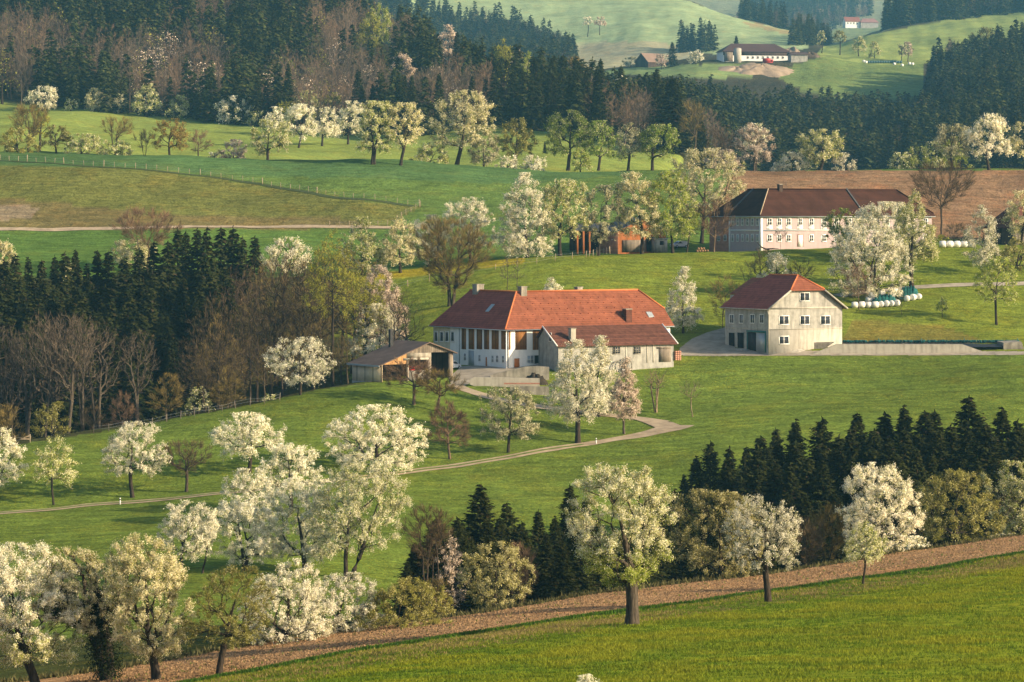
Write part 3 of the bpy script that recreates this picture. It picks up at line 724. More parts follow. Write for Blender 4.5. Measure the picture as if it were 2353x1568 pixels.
# ---- the single trees, near to far
t = tree
t('white','dome',88,None,207,1254,1520,-95,150,"white blossoming tree in the lower left corner, cut by the left edge of the picture",lowkind='gwhite',trunk_r=.34,dens=1.35)
t('cream','dome',245,None,209,1256,1440,70,262,"dark ivy-clad twin-stemmed tree with a thin cream crown, in the lower left corner",stems=2,ivy=True,trunk_r=.46,dens=1.1)
t('cream','round',362,None,205,1228,1500,232,440,"large cream blossoming tree with a leaning dark trunk, right of the ivy-clad tree",trunk_r=.30,dens=1.35)
t('olive','dome',502,None,203,1303,1475,446,640,"brown-olive, nearly bare tree with a straight trunk at the lower edge of the ploughed strip",trunk_r=.23,dens=.55,bow=-.1)
t('white','dome',648,1476,238,1287,1478,562,765,"low wide white blossoming tree above the left end of the ploughed strip",trunk_r=.3,cat="tree")
t('white','dome',762,1456,243,1318,1462,705,880,"smaller white blossoming tree with drooping boughs, next to the olive bush",trunk_r=.2)
t('olive','bush',915,1442,255,1330,1440,825,1045,"wide olive-green bush on the upper edge of the ploughed strip",dens=1.1,stems=3)
t('ochre','round',1135,None,274,1250,1392,1055,1228,"greyish cream blossoming tree in front of the dark spruces",dens=.8)
t('pear','round',1452,1437,230,1068,1345,1305,1532,"big pale blossoming tree with a thick furrowed trunk, alone on the foreground meadow",trunk_r=.47,lowkind='lime',dens=1.6,lumps=.2,bark=(.070,.056,.042))
t('ochre','round',1657,None,293,1130,1326,1558,1748,"olive and cream blossoming tree behind the ploughed strip, left of the leaning white one",trunk_r=.25,dens=1.0)
t('white','dome',1766,1384,252,1140,1300,1672,1848,"white blossoming tree with a bare leaning trunk on the foreground meadow",trunk_r=.27,dens=.85,lumps=.5)
t('gwhite','tall',1982,1343,267,1200,1290,1938,2040,"thin young pale green blossoming tree at the meadow edge",trunk_r=.10,dens=.8)
t('white','round',2022,None,318,1066,1302,1930,2118,"tall white blossoming tree with a ragged top, against the dark spruces on the right",trunk_r=.3,lumps=.5)
t('olive','dome',2192,None,336,1082,1238,2092,2305,"broad olive-green tree behind the right end of the ploughed strip",trunk_r=.35,dens=1.1)
t('gwhite','round',2345,None,348,1062,1245,2282,2430,"greenish blossoming tree cut by the right edge, beside the broad olive tree",trunk_r=.3)
t('white','bush',2105,None,329,1234,1272,2070,2146,"small low white blossoming bush on the strip edge, left of the pair on the right")
t('white','bush',2312,None,340,1226,1248,2268,2345,"low white blossoming bush near the right edge above the ploughed strip")
t('white','bush',1350,None,150,1551,1600,1318,1380,"white blossom tips showing at the bottom edge of the picture",stems=3,dens=.6)
# bare shrubs behind the strip
t('bare','vase',985,None,292,1165,1300,925,1040,"tall bare brown shrub at the left end of the dark spruces",stems=4)
t('pink','tall',1038,None,300,1218,1390,1000,1068,"slim pinkish white blossoming shrub among the left spruces",dens=.6)
t('willow','vase',1900,None,322,1165,1290,1840,1960,"yellow-brown bare shrub in front of the right spruces",stems=5)
t('bare','vase',1850,None,318,1190,1300,1800,1900,"darker bare shrub in front of the right spruces, left of the yellow-brown one",stems=4)
t('bare','vase',2090,None,336,1175,1260,2050,2140,"bare brown shrub between the tall white tree and the broad olive tree",stems=4)
t('bare','vase',2310,None,350,1140,1240,2262,2350,"bare brown shrub behind the low white bush near the right edge",stems=4)
t('willow','bush',1000,None,272,1330,1420,960,1040,"small brown bush between the olive bush and the grey blossoming tree")
t('rust','vase',1195,None,300,1250,1380,1150,1240,"reddish bare shrub behind the grey blossoming tree",stems=3)
# orchard on the middle meadow
t('white','dome',-22,None,442,985,1108,-72,52,"white blossoming tree half cut off by the left edge, above the lower track")
t('gwhite','tall',124,1160,436,1003,1110,82,172,"slim thin-crowned young tree, leftmost on the meadow above the lower track",trunk_r=.16,dens=.65)
t('white','dome',305,1143,440,972,1088,236,382,"white blossoming tree with a forked trunk, third along the lower track from the left",trunk_r=.3)
t('bare','vase',428,1130,440,1018,1085,362,490,"small dark bare orchard tree with a crooked trunk beside the lower track",trunk_r=.34,dens=.9)
t('white','dome',572,1086,452,950,1040,488,658,"white blossoming tree behind the cluster in the lower left",trunk_r=.3)
t('white','dome',866,1088,452,932,1068,744,982,"very broad white blossoming tree standing on the lower track",trunk_r=.4,dens=1.1)
t('rust','dome',1034,1055,458,922,1022,980,1078,"small reddish nearly bare tree with a leaning trunk, right of the very broad white tree",trunk_r=.27,dens=1.7,bow=-.2)
t('grey','dome',1168,1040,466,890,1000,1112,1238,"grey-green blossoming tree with one low side bough, on the slope inside the track bend",trunk_r=.24)
t('white','cone',1328,1018,476,783,962,1236,1402,"big spire-topped white blossoming tree inside the track bend, in front of the manure pit",trunk_r=.42,lumps=.35)
t('white','tall',1377,958,496,774,945,1336,1422,"narrow white blossoming tree touching the spire-topped one on its right",trunk_r=.25)
t('pink','cone',1434,998,484,824,958,1396,1482,"pinkish white cone-shaped tree, rightmost of the trees inside the track bend",trunk_r=.2)
t('pale','vase',1507,948,502,848,905,1474,1534,"pollarded bare tree with upright pale limbs, just above the track bend",trunk_r=.55,dens=.25,stems=3,bark=(.19,.14,.09))
t('pale','vase',1592,958,500,878,920,1556,1622,"small bare twisted tree on the meadow right of the track bend",trunk_r=.13,dens=.2,bark=(.19,.14,.09))
t('rust','dome',950,930,505,824,886,884,1002,"leaning tree with brown budding crown in front of the open shed",trunk_r=.36,dens=2.0)
t('willow','dome',1003,945,502,848,908,952,1068,"olive-brown crooked tree between the open shed and the farm track",trunk_r=.34,dens=1.6)
t('white','round',420,1336,386,1152,1278,374,502,"round white blossoming tree on the meadow above the big cream tree",trunk_r=.26)
t('white','round',464,1318,390,1170,1275,446,512,"slender white tree close behind the round white one",trunk_r=.12)
t('white','dome',572,None,416,1078,1192,512,642,"pinkish white crown above the left one of the big lower left cluster",trunk_r=.26)
t('white','dome',565,1312,392,1142,1290,498,640,"tall white blossoming tree on slanting stems, left one of the big lower left cluster",trunk_r=.32,stems=2)
t('white','dome',702,1312,394,1100,1280,598,772,"bluish white blossoming tree in the middle of the big lower left cluster",trunk_r=.34)
t('white','dome',668,None,424,1020,1125,588,736,"white dome-shaped crown at the back of the big lower left cluster",trunk_r=.3)
t('pear','round',800,1332,388,1058,1270,728,948,"open cream blossoming tree with twisting dark stems, right one of the big lower left cluster",trunk_r=.30,stems=2,dens=.9,lumps=.45)
# edge of the wood and the ravine
t('white','round',690,908,508,776,880,610,768,"sparse white blossoming tree at the edge of the brown wood, left of the shed",trunk_r=.2,dens=.6)
t('pink','tall',882,None,578,612,792,815,938,"tall pinkish white tree in the wood left of the big barn",trunk_r=.26)
t('white','bush',868,None,556,700,816,810,932,"pale white spreading shrub right above the shed roof",stems=3)
t('yellow','tall',765,None,548,522,720,698,832,"tall slender yellow-green tree in the wood, left of the pinkish white one",trunk_r=.24,dens=.32)
t('gwhite','tall',832,None,640,500,620,775,885,"greenish blossoming tree on the crest behind the wood, under the country road",trunk_r=.3,dens=.8)
t('cream','tall',920,None,641,500,600,872,965,"cream blossoming tree with a long dark trunk, left of the big willow",trunk_r=.36)
t('white','round',985,None,652,496,600,945,1030,"white blossoming tree behind the left side of the big willow")
t('willow','vase',1036,704,598,508,668,942,1128,"large bare olive-brown willow with spreading limbs, behind the left end of the barn roof",trunk_r=.55,stems=2,dens=1.3)
t('white','dome',1082,None,658,456,565,1024,1142,"white blossoming tree behind the right side of the big willow")
t('white','tall',1212,None,645,400,585,1134,1268,"tallest white blossoming tree of the row on the crest, at its left end",trunk_r=.42)
t('gwhite','round',1287,None,647,414,548,1242,1356,"cream-green blossoming tree with a stout dark trunk, second in the crest row",trunk_r=.46)
t('grey','round',1375,None,651,428,556,1338,1422,"greyish blossoming tree with a slim trunk, third in the crest row",trunk_r=.28)
t('cream','dome',1475,None,653,398,536,1404,1512,"broad cream blossoming tree in front of the orange barn",trunk_r=.42,dens=1.3)
t('lime','dome',1546,None,654,396,540,1484,1594,"yellow-green tree with a leaning trunk, in front of the right end of the orange barn",trunk_r=.34,dens=1.25)
t('cream','round',1612,None,690,344,500,1540,1702,"big cream blossoming tree rising behind the left end of the manor farmhouse",trunk_r=.45,dens=.9)
t('bare','round',1578,None,658,470,545,1556,1618,"dark bare tree left of the manor farmhouse, nearer the parked car",trunk_r=.26)
t('rust','round',1640,None,657,458,545,1600,1684,"dark bare tree against the left end of the manor farmhouse",trunk_r=.3)
t('pale','tall',1164,None,606,586,640,1148,1182,"thin bare birch behind the barn roof, left one of two",trunk_r=.09,dens=.35)
t('pale','tall',1188,None,604,584,640,1174,1208,"thin bare birch behind the barn roof, right one of two",trunk_r=.09,dens=.35)
t('white','cone',1268,None,598,638,690,1242,1294,"top of a small white tree showing above the red barn roof")
t('white','cone',1570,766,568,615,745,1526,1614,"cone-shaped white blossoming tree between the barn and the grey house",trunk_r=.22)
t('willow','dome',1661,724,586,632,700,1622,1704,"larger olive-brown bare tree left of the grey house",trunk_r=.16,dens=.8)
t('rust','dome',1661,754,576,690,730,1628,1690,"small leaning reddish bare tree left of the grey house",trunk_r=.1,dens=.7)
t('white','cone',1792,None,604,580,668,1724,1846,"white tree top rising behind the roof of the grey house")
t('bare','dome',1745,None,607,576,655,1705,1790,"bare tree behind the grey house, left of the white top",dens=.7)
t('bare','dome',1840,None,606,590,655,1806,1870,"bare tree behind the grey house, right of the white top",dens=.7)
t('pale','vase',1793,None,654,528,552,1776,1810,"bare sapling in front of the manor farmhouse",trunk_r=.06,dens=.5)
t('white','dome',1999,687,606,505,672,1890,2078,"great white blossoming tree beside the wrapped bales",trunk_r=.5,stems=2,dens=1.15)
t('white','dome',2030,None,640,466,610,1935,2132,"white blossoming tree behind the great white one, hiding the manor front",trunk_r=.45)
t('gwhite','tall',2095,659,622,438,600,2042,2160,"tall pale tree with a dark trunk right of the great white one",trunk_r=.42)
t('green','round',1925,None,648,480,560,1898,1962,"dark green young crown at the left of the great white tree")
t('rust','dome',1974,711,588,606,680,1934,2012,"pale brown bare tree standing at the left end of the bales",trunk_r=.14,dens=.8)
t('lime','dome',2290,746,580,592,690,2246,2342,"round yellow-green tree on the pasture near the right edge",trunk_r=.24)
t('white','tall',2262,632,636,474,600,2218,2294,"tall white-grey tree with a bent trunk on the upper pasture at the right",trunk_r=.26,dens=.8)
t('olive','dome',2335,None,632,545,625,2288,2400,"dark olive tree behind the round yellow-green one")
t('cream','round',2345,None,672,440,540,2314,2390,"cream blossoming tree in front of the dark barn at the right edge")
t('bare','vase',2163,None,690,372,480,2068,2256,"large bare tree between the manor farmhouse and the ploughed field",trunk_r=.34,dens=.7)
t('bare','bush',2195,None,676,510,560,2165,2225,"dark bare bush under the large bare tree",stems=3)
t('yellow','bush',2164,None,672,540,566,2148,2182,"small golden flowering bush at the foot of the large bare tree")
t('pale','tall',2072,722,586,672,705,2060,2086,"staked sapling on the pasture right of the bales",trunk_r=.06,dens=.5)
t('lime','tall',2165,730,584,678,715,2155,2176,"pale green sapling on the pasture near the right edge",trunk_r=.06)
# crest row, 800 m away
t('gwhite','dome',857,378,800,234,348,822,908,"blossoming tree on the far field edge with two stems, left of the forked one",trunk_r=.4,stems=2)
t('cream','round',918,380,800,238,340,890,976,"forked cream tree with one long bare limb on the far field edge",trunk_r=.42,stems=2,dens=.8)
t('cream','dome',1048,384,800,210,332,994,1142,"largest cream blossoming tree of the row on the far field edge",trunk_r=.65)
t('grey','tall',1112,386,802,296,372,1074,1146,"greyish slim tree at the right foot of the largest cream tree")
t('gwhite','bush',985,None,800,326,382,950,1036,"rounded greenish white bush left of the largest cream tree",stems=3)
t('olive','tall',1180,387,802,272,355,1144,1232,"ivy-green gnarled tree, first right of the greyish slim one",trunk_r=.6,dens=1.3)
t('green','dome',1305,390,802,254,352,1254,1366,"biggest fresh green tree of the far field edge",trunk_r=.6)
t('green','dome',1375,391,802,279,360,1336,1432,"second fresh green tree, close right of the biggest one",trunk_r=.45)
t('lime','bush',1334,None,803,340,392,1316,1356,"small pale green bush between the two fresh green trees")
t('grey','tall',1443,393,802,284,366,1418,1478,"thin-crowned tree with a stout bare trunk between two green trees",trunk_r=.42,dens=.6)
t('green','round',1500,392,802,287,364,1466,1560,"fresh green tree at the right end of the far green row",trunk_r=.4,stems=2)
t('white','bush',1166,None,803,357,388,1142,1192,"low white bush at the foot of the ivy-green tree")
t('white','bush',1226,None,803,357,390,1196,1262,"low white bush left of the biggest fresh green tree")
t('gwhite','dome',615,371,798,276,352,568,668,"cream-green tree at the left end of the far crest row",trunk_r=.4)
t('pink','bush',536,None,797,322,368,503,572,"pinkish round bush on the far field edge")
t('white','bush',492,None,796,350,367,478,508,"tiny white bush on the far field edge, next to the pinkish one")
t('olive','bush',40,None,793,294,352,-8,84,"olive bush with pale flowers at the left edge of the far field")
t('olive','dome',130,353,793,288,335,94,164,"dark gnarled pear tree on the far field edge, second from the left",dens=.8)
t('gwhite','bush',188,None,794,308,354,148,228,"pale green drooping bush right of the dark gnarled tree")
t('willow','vase',268,None,798,272,330,236,304,"brown bare tree rising behind a cream bush on the far field edge",stems=2)
t('gwhite','bush',265,None,794,322,360,228,308,"cream-flowered bush in front of the brown bare tree")
t('bare','vase',332,None,795,300,345,304,362,"cluster of thin bare stems on the far field edge",stems=5,dens=.8)
t('orange','dome',390,362,796,274,340,352,434,"orange-budding tree on the far field edge",dens=.7)
t('rust','dome',456,None,797,300,350,424,492,"spreading bare tree right of the orange-budding one")
t('willow','vase',62,None,900,240,320,20,112,"tall bare tree beyond the olive bush at the left")
t('yellow','tall',92,None,905,245,310,70,120,"thin yellow-green tree beyond the olive bush at the left",dens=.6)
# next slope
t('white','dome',686,340,1020,241,318,650,726,"white tree with a straight trunk on the far slope, left one of three",trunk_r=.4)
t('white','dome',740,336,1025,247,312,718,782,"white tree with a leaning trunk on the far slope, middle one of three",trunk_r=.4)
t('white','dome',800,332,1030,233,305,774,842,"white tree on the far slope, right one of three",trunk_r=.4)
t('white','round',630,None,1120,247,300,606,662,"white tree on the far slope touching the forest edge",)
t('gwhite','round',708,None,1210,210,270,684,738,"pale green round tree at the forest edge above the three white trees")
t('olive','round',762,None,1190,214,275,744,782,"small olive tree at the forest edge, right of the pale green round one")
t('yellow','bush',648,None,1190,234,275,620,680,"yellow bush at the forest edge behind the white trees")
t('white','dome',98,None,1226,199,245,60,140,"broad white blossoming tree at the far forest edge, leftmost")
t('gwhite','bush',163,None,1228,228,250,147,180,"small pale green bush at the far forest edge")
t('cream','round',217,None,1226,204,252,191,245,"cream tree at the far forest edge, second tree from the left")
t('grey','round',268,None,1224,216,258,250,292,"small greyish tree at the far forest edge")
t('gwhite','tall',336,None,1220,193,255,303,368,"pale green two-tiered tree at the far forest edge",lumps=.5)
t('gwhite','tall',410,None,1216,219,268,388,434,"small yellowish green tree at the far forest edge")
t('white','dome',540,None,1205,221,280,505,580,"domed white blossoming tree at the far forest edge")
t('gwhite','bush',592,None,1198,256,290,570,614,"grey-green bush right of the domed white tree")
# right crest
t('gwhite','round',1884,391,803,299,372,1834,1942,"rounded cream-green tree alone on the edge of the ploughed field",trunk_r=.5,dens=1.2)
t('white','bush',1938,None,806,352,392,1912,1964,"low white bush right of the rounded cream-green tree")
t('white','bush',1820,None,807,350,390,1774,1856,"low white bush left of the rounded cream-green tree")
t('pink','dome',1732,None,830,284,370,1688,1772,"pinkish white tree on the left corner of the ploughed field",dens=1.1)
t('white','round',1736,None,850,286,350,1708,1762,"white tree top behind the pinkish one")
t('pale','round',1656,None,850,296,370,1618,1694,"brownish bare tree behind the big cream tree, left of the pinkish one")
t('pink','bush',1660,None,806,345,390,1625,1700,"pale low bush between the big cream tree and the pinkish one")
t('grey','dome',2190,390,803,286,355,2150,2234,"dark-stemmed pale tree on the horizon of the ploughed field, left one of the right group",trunk_r=.4)
t('white','dome',2273,391,803,263,355,2224,2332,"bigger white tree on the horizon of the ploughed field, right of the dark-stemmed one",trunk_r=.42)
t('cream','round',2356,None,804,280,360,2328,2400,"cream tree on the ploughed field horizon cut by the right edge")
t('willow','vase',1592,None,1075,238,320,1556,1626,"reddish bare tree right of the great dark pine",stems=2)
# ------------------------------------------------------------------ buildings
class Face:
    """a wall plane: foot corner (x, y) and direction along it; features are placed in metres along it"""
    def __init__(s, P, a, n): s.P = np.array(P, float); s.a = np.array(a, float); s.n = np.array(n, float)
    def s_of(s, u): k = (u - UC) / F; return float((s.P[0] - k * s.P[1]) / (k * s.a[1] - s.a[0]))
    def rect(s, u0, v0, u1, v1):
        s0, s1 = s.s_of(u0), s.s_of(u1); y = s.P[1] + s.a[1] * (s0 + s1) / 2
        return s0, s1, -(v1 - VH) / F * y, -(v0 - VH) / F * y
    def pt(s, q, o, z): xy = s.P + s.a * q + s.n * o; return (xy[0], xy[1], z)
    def box(s, mb, s0, s1, z0, z1, o0, o1, col=(1, 1, 1), m=0):
        c = [s.pt(s0, o0, z0), s.pt(s1, o0, z0), s.pt(s1, o1, z0), s.pt(s0, o1, z0)]
        c += [(x, y, {z0: z1}[z0]) for x, y, z in c]
        mb.box8(c, col, m)
def frame_dirs(phi):
    a = np.array([math.cos(phi), math.sin(phi)]); b = np.array([-math.sin(phi), math.cos(phi)]); return a, b
def window(face, r, root, fmat, fw=.12, bars=(1, 0), pane=None, name='window', sill=True, label=None):
    s0, s1, z0, z1 = r; m = MB()
    face.box(m, s0 - fw, s1 + fw, z1, z1 + fw, .0, .05); face.box(m, s0 - fw, s1 + fw, z0 - fw, z0, .0, .09 if sill else .05)
    face.box(m, s0 - fw, s0, z0, z1, .0, .05); face.box(m, s1, s1 + fw, z0, z1, .0, .05)
    for i in range(bars[0]):
        c = s0 + (s1 - s0) * (i + 1) / (bars[0] + 1); face.box(m, c - .05, c + .05, z0, z1, .012, .035)
    for i in range(bars[1]):
        c = z0 + (z1 - z0) * (i + 1) / (bars[1] + 1); face.box(m, s0, s1, c - .04, c + .04, .010, .030)
    w = part(name, m, fmat, root, label)
    p = MB(); face.box(p, s0, s1, z0, z1, -.05, .008); part('pane', p, pane or M_glass, w)
    return w
def panel(face, r, root, mat, name, o=.03, label=None, frame=None):
    s0, s1, z0, z1 = r; m = MB(); face.box(m, s0, s1, z0, z1, -.05, o); p = part(name, m, mat, root, label)
    if frame:
        q = MB(); face.box(q, s0 - .1, s0, z0, z1 + .1, .0, o + .05); face.box(q, s1, s1 + .1, z0, z1 + .1, .0, o + .05); face.box(q, s0, s1, z1, z1 + .1, .0, o + .05)
        part('frame', q, frame, p)
    return p
def chimney(K, a, b, s, m, z0, z1, w, root, mat, cap=True):
    mb = MB(); c = K + a * s + b * m; h = w / 2
    q = [c - a * h - b * h, c + a * h - b * h, c + a * h + b * h, c - a * h + b * h]
    mb.prism([tuple(x) for x in q], z0, z1)
    ch = part('chimney', mb, mat, root)
    if cap:
        k = MB(); h2 = h + .08; q = [c - a * h2 - b * h2, c + a * h2 - b * h2, c + a * h2 + b * h2, c - a * h2 + b * h2]
        k.prism([tuple(x) for x in q], z1 + .002, z1 + .14); part('chimney_cap', k, M_oldcon, ch)
    return ch
def Kpos(u, d): return np.array([(u - UC) / F * d, d])
def zv(v, d): return -(v - VH) / F * d

def L_house(K, phi, L, M, w, ze, zr, zb, p_end, p_far, m1, mats, root, split=None):
    """two wings at a right angle round a corner: walls, hipped corner roof with a half hip on the right end"""
    a, b = frame_dirs(phi)
    def W3(s, m, z): q = K + a * s + b * m; return (q[0], q[1], z)
    def P2(s, m): q = K + a * s + b * m; return (q[0], q[1])
    pit = (zr - ze) / (w / 2); o = .55; zo = ze - o * pit; lift = .16
    wall = MB(); ms = split or M
    wall.prism([P2(0, 0), P2(L, 0), P2(L, w), P2(w, w), P2(w, ms), P2(0, ms)], zb, ze)
    z1 = ze + m1 * pit
    wall.poly([W3(L - .01, 0, ze), W3(L - .01, w, ze), W3(L - .01, w - m1, z1), W3(L - .01, m1, z1)])
    part('wall', wall, mats['wall'], root)
    if split:
        w2 = MB(); w2.prism([P2(.02, ms), P2(w - .02, ms), P2(w - .02, M), P2(.02, M)], zb, ze); part('wall', w2, mats['wall2'], root, mats.get('wall2_label'))
    hl = lambda pts: [(x, y, z + lift) for x, y, z in pts]
    C = W3(w / 2, w / 2, zr); RE = W3(L - p_end, w / 2, zr); RF = W3(w / 2, M - p_far, zr)
    r1 = MB()
    r1.slab(hl([W3(-o, -o, zo), W3(L + o, -o, zo), W3(L + o, m1, z1), RE, C]), .18)
    r1.slab(hl([W3(L + o, w + o, zo), W3(w + o, w + o, zo), C, RE, W3(L + o, w - m1, z1)]), .18)
    r1.slab(hl([W3(L + o, m1, z1), W3(L + o, w - m1, z1), RE]), .18)
    R1 = part('roof', r1, mats['roof'], root)
    r2 = MB()
    r2.slab(hl([W3(-o, -o, zo), C, RF, W3(-o, M + o, zo)]), .18)
    r2.slab(hl([W3(w + o, w + o, zo), W3(w + o, M + o, zo), RF, C]), .18)
    r2.slab(hl([W3(-o, M + o, zo), RF, W3(w + o, M + o, zo)]), .18)
    part('roof', r2, mats['roof2'], root, mats.get('roof2_label'))
    rd = MB()
    up = lambda p, h=.24: np.array(p) + [0, 0, h]
    n = 14
    for A, B in ((W3(-o, -o, zo), C), (C, RE), (C, RF), (W3(L + o, m1, z1), RE)):
        rd.tube([up(A), up(B)], .16, 6)
    part('ridge_tiles', rd, mats['ridge'], root)
    gt = MB(); gt.tube([up(W3(-o - .08, -o - .08, zo), -.02), up(W3(L + o, -o - .08, zo), -.02)], .09, 6); gt.tube([up(W3(-o - .08, -o - .08, zo), -.02), up(W3(-o - .08, M + o, zo), -.02)], .09, 6)
    part('gutter', gt, M_steel, root)
    return a, b, W3, pit

# ---- the big white barn with the red roof
K = Kpos(1163, 533); PHI = R_(33)
ze = zv(752, 533); zr = zv(672, 541) - .1
root = empty('farm_barn', (K[0], K[1], float(gz(1163, 533))), "long white farm barn with a big red tiled roof and brown slatted bays", "barn")
a, b, W3, pit = L_house(K, PHI, 35.4, 24.4, 12.0, ze, zr, zv(849, 533) - 4.5, 2.9, 3.0, 2.4,
    dict(wall=M_white, wall2=M_cream, wall2_label="cream coloured end wall", roof=M_tile_red, roof2=M_tile_maroon, roof2_label="darker maroon tiled left roof slope", ridge=M_ridge), root, split=18.6)
fl = Face(K, b, -a); ff = Face(K, a, -b)
def R4(f, *r): return f.rect(*r)
for u0, u1 in ((1152, 1162), (1130, 1146), (1112.6, 1124), (1095.6, 1108), (1077, 1090), (1061, 1071)):
    panel(fl, R4(fl, u1, 755, u0, 803), root, M_board_brown, 'slatted_bay', .04)
for u0, u1, v0 in ((1166, 1173, 757), (1184, 1210, 757), (1224, 1256, 757), (1270, 1288, 757)):
    panel(ff, R4(ff, u0, v0, u1, 804), root, M_board_brown, 'slatted_bay', .04)
for u0, u1, v0, v1 in ((1066.6, 1070.6, 813, 828), (1100, 1104, 816, 830), (1130, 1134, 818, 832), (1140.5, 1145, 818, 832), (1154, 1158.5, 818.5, 833)):
    window(fl, R4(fl, u1, v0, u0, v1), root, M_trim, .10, (1, 1))
panel(fl, R4(fl, 1090, 806, 1077, 847), root, M_steel, 'door', .03, "tall grey door", M_trim)
panel(fl, R4(fl, 1120, 821, 1116, 848), root, M_door, 'door', .03, "narrow orange door", M_trim)
for u0, u1 in ((999, 1005), (1012, 1018), (1024, 1030), (1037, 1043)):
    window(fl, R4(fl, u1, 764, u0, 784), root, M_trim, .22, (0, 0))
panel(ff, R4(ff, 1181, 824, 1193.5, 846), root, M_door, 'door', .03, "orange wooden door", M_trim)
panel(ff, R4(ff, 1227, 817, 1243, 836), root, M_dark, 'stable_opening', .02)
window(ff, R4(ff, 1212, 818, 1226, 834), root, M_trim, .15, (1, 1), M_steel, name='shutter')
panel(ff, R4(ff, 1244, 817, 1250, 836), root, M_board_brown, 'shutter', .05)
for f, u in ((fl, 1057), (ff, 1167)):
    m = MB(); q = f.s_of(u); m.tube([f.pt(q, .14, ze - .2), f.pt(q, .14, zv(846, 533))], .08, 6); part('downpipe', m, M_steel, root)
for s_, m_, z0, z1, w_ in ((6.0, 18.6, zr - 1.2, zr + 1.2, 1.5), (7.2, 5.8, zr - .6, zr + 1.0, 1.2), (19.8, 6.6, zr - .6, zr + .75, 1.1)):
    chimney(K, a, b, s_, m_, z0, z1, w_, root, M_oldcon)
def on_front(u, v):      # a point on the front roof slope seen at (u, v)
    for s_ in np.linspace(0, 36, 400):
        pass
    best = None
    for m_ in np.linspace(-.4, 5.8, 63):
        z = ze + m_ * pit + .16
        k = (u - UC) / F; s_ = float((K[0] + b[0] * m_ - k * (K[1] + b[1] * m_)) / (k * a[1] - a[0])); y = K[1] + b[1] * m_ + a[1] * s_
        e = abs(VH - z * F / y - v)
        if best is None or e < best[0]: best = (e, s_, m_, z)
    return best[1:]
s_, m_, z_ = on_front(1441, 733); chimney(K, a, b, s_, m_, z_ - .6, z_ + 1.7, 1.25, root, M_tile_old)
def skylight(s_, m_, w_, h_, K=K, a=a, b=b, ze=ze, pit=pit, root=root):
    mb = MB(); c = [(s_, m_), (s_ + w_, m_), (s_ + w_, m_ + h_), (s_, m_ + h_)]
    mb.slab([tuple(K + a * p + b * q) + (ze + q * pit + .27,) for p, q in c], .2); part('skylight', mb, M_steel, root)
s_, m_, z_ = on_front(1491, 730); skylight(s_, m_, 1.2, .9)
mb = MB(); c = [(4.2, 12.0), (3.4, 12.0), (3.4, 13.4), (4.2, 13.4)]
mb = MB(); q0 = [(2.3, 9.3), (3.6, 9.3), (3.6, 10.4), (2.3, 10.4)]
mb.slab([tuple(K + a * p + b * q) + (ze + p * pit + .27,) for p, q in q0], .2); part('skylight', mb, M_steel, root)
# snow guards in rows on the front slope
for row in range(1, 6):
    for k in range(19):
        s_ = 4 + row * .6 + k * 1.7; m_ = row * .95
        if s_ < 33.5 - row * .2 and m_ < s_ - .5:
            c = K + a * (s_ + (row % 2) * .6) + b * m_; z = ze + m_ * pit + .2; mb = MB(); mb.box((c[0] - .08, c[1] - .08, z - .05), (c[0] + .08, c[1] + .08, z + .09)); part('snow_guard', mb, M_tile_maroon, root)

# ---- the low annex in front of the barn's right half
Ka = Kpos(1283, 530); PA = R_(27); a2, b2 = frame_dirs(PA)
ze2 = zv(792, 531); zr2 = zv(752, 534); wA = 8.4
s_end = None
fA = Face(Ka, a2, -b2); LA = fA.s_of(1548)
root = empty('annex_building', (Ka[0], Ka[1], float(gz(1283, 530))), "low grey annex with an old brown tiled roof, in front of the red-roofed barn", "building")
def A3(s, m, z): q = Ka + a2 * s + b2 * m; return (q[0], q[1], z)
zb2 = zv(850, 530) - 5
mb = MB(); mb.prism([A3(0, 0, 0)[:2], A3(LA, 0, 0)[:2], A3(LA, wA, 0)[:2], A3(0, wA, 0)[:2]], zb2, ze2)
mb.poly([A3(.01, 0, ze2), A3(.01, wA, ze2), A3(.01, 5.0, zr2)]); mb.poly([A3(LA - .01, 0, ze2), A3(LA - .01, wA, ze2), A3(LA - .01, 5.0, zr2)])
part('wall', mb, M_grey, root)
pi2 = (zr2 - ze2) / 5.0
mb = MB(); mb.slab([A3(-.5, -.6, ze2 - .6 * pi2 + .15), A3(LA + .5, -.6, ze2 - .6 * pi2 + .15), A3(LA + .5, 5.0, zr2 + .15), A3(-.5, 5.0, zr2 + .15)], .17)
mb.slab([A3(-.5, 5.0, zr2 + .15), A3(LA + .5, 5.0, zr2 + .15), A3(LA + .5, wA + .3, ze2 + .15), A3(-.5, wA + .3, ze2 + .15)], .17)
rf = part('roof', mb, M_tile_old, root)
for s0 in (-.52, LA + .52): mb = MB(); mb.tube([A3(s0, -.6, ze2 - .6 * pi2 + .13), A3(s0, 5.0, zr2 + .13)], .13, 6); part('verge_board', mb, M_trim, root)
q = fA.s_of(1314); chimney(Ka, a2, b2, q + .6, 1.0, ze2, ze2 + 2.7, .95, root, M_greylight)
for u0, u1 in ((1408.5, 1424), (1456, 1471.5)):
    window(fA, fA.rect(u0, 798, u1, 812.5), root, M_oldcon, .12, (2, 2))
panel(fA, fA.rect(1509, 797.5, 1541, 801), root, M_board_grey, 'sliding_rail', .10)
panel(fA, fA.rect(1514, 801.5, 1541, 832), root, M_board_grey, 'sliding_door', .07)
fAl = Face(Ka, b2, -a2); window(fAl, (2.6, 3.4, ze2 + .5, ze2 + 1.9), root, M_trim, .1, (0, 0))
# ribs of patched plaster
for u in (1385, 1437, 1486, 1500): mb = MB(); fA.box(mb, fA.s_of(u), fA.s_of(u + 2.2), zv(836, 534), ze2 - .2, 0, .06); part('pilaster', mb, M_greylight, root)
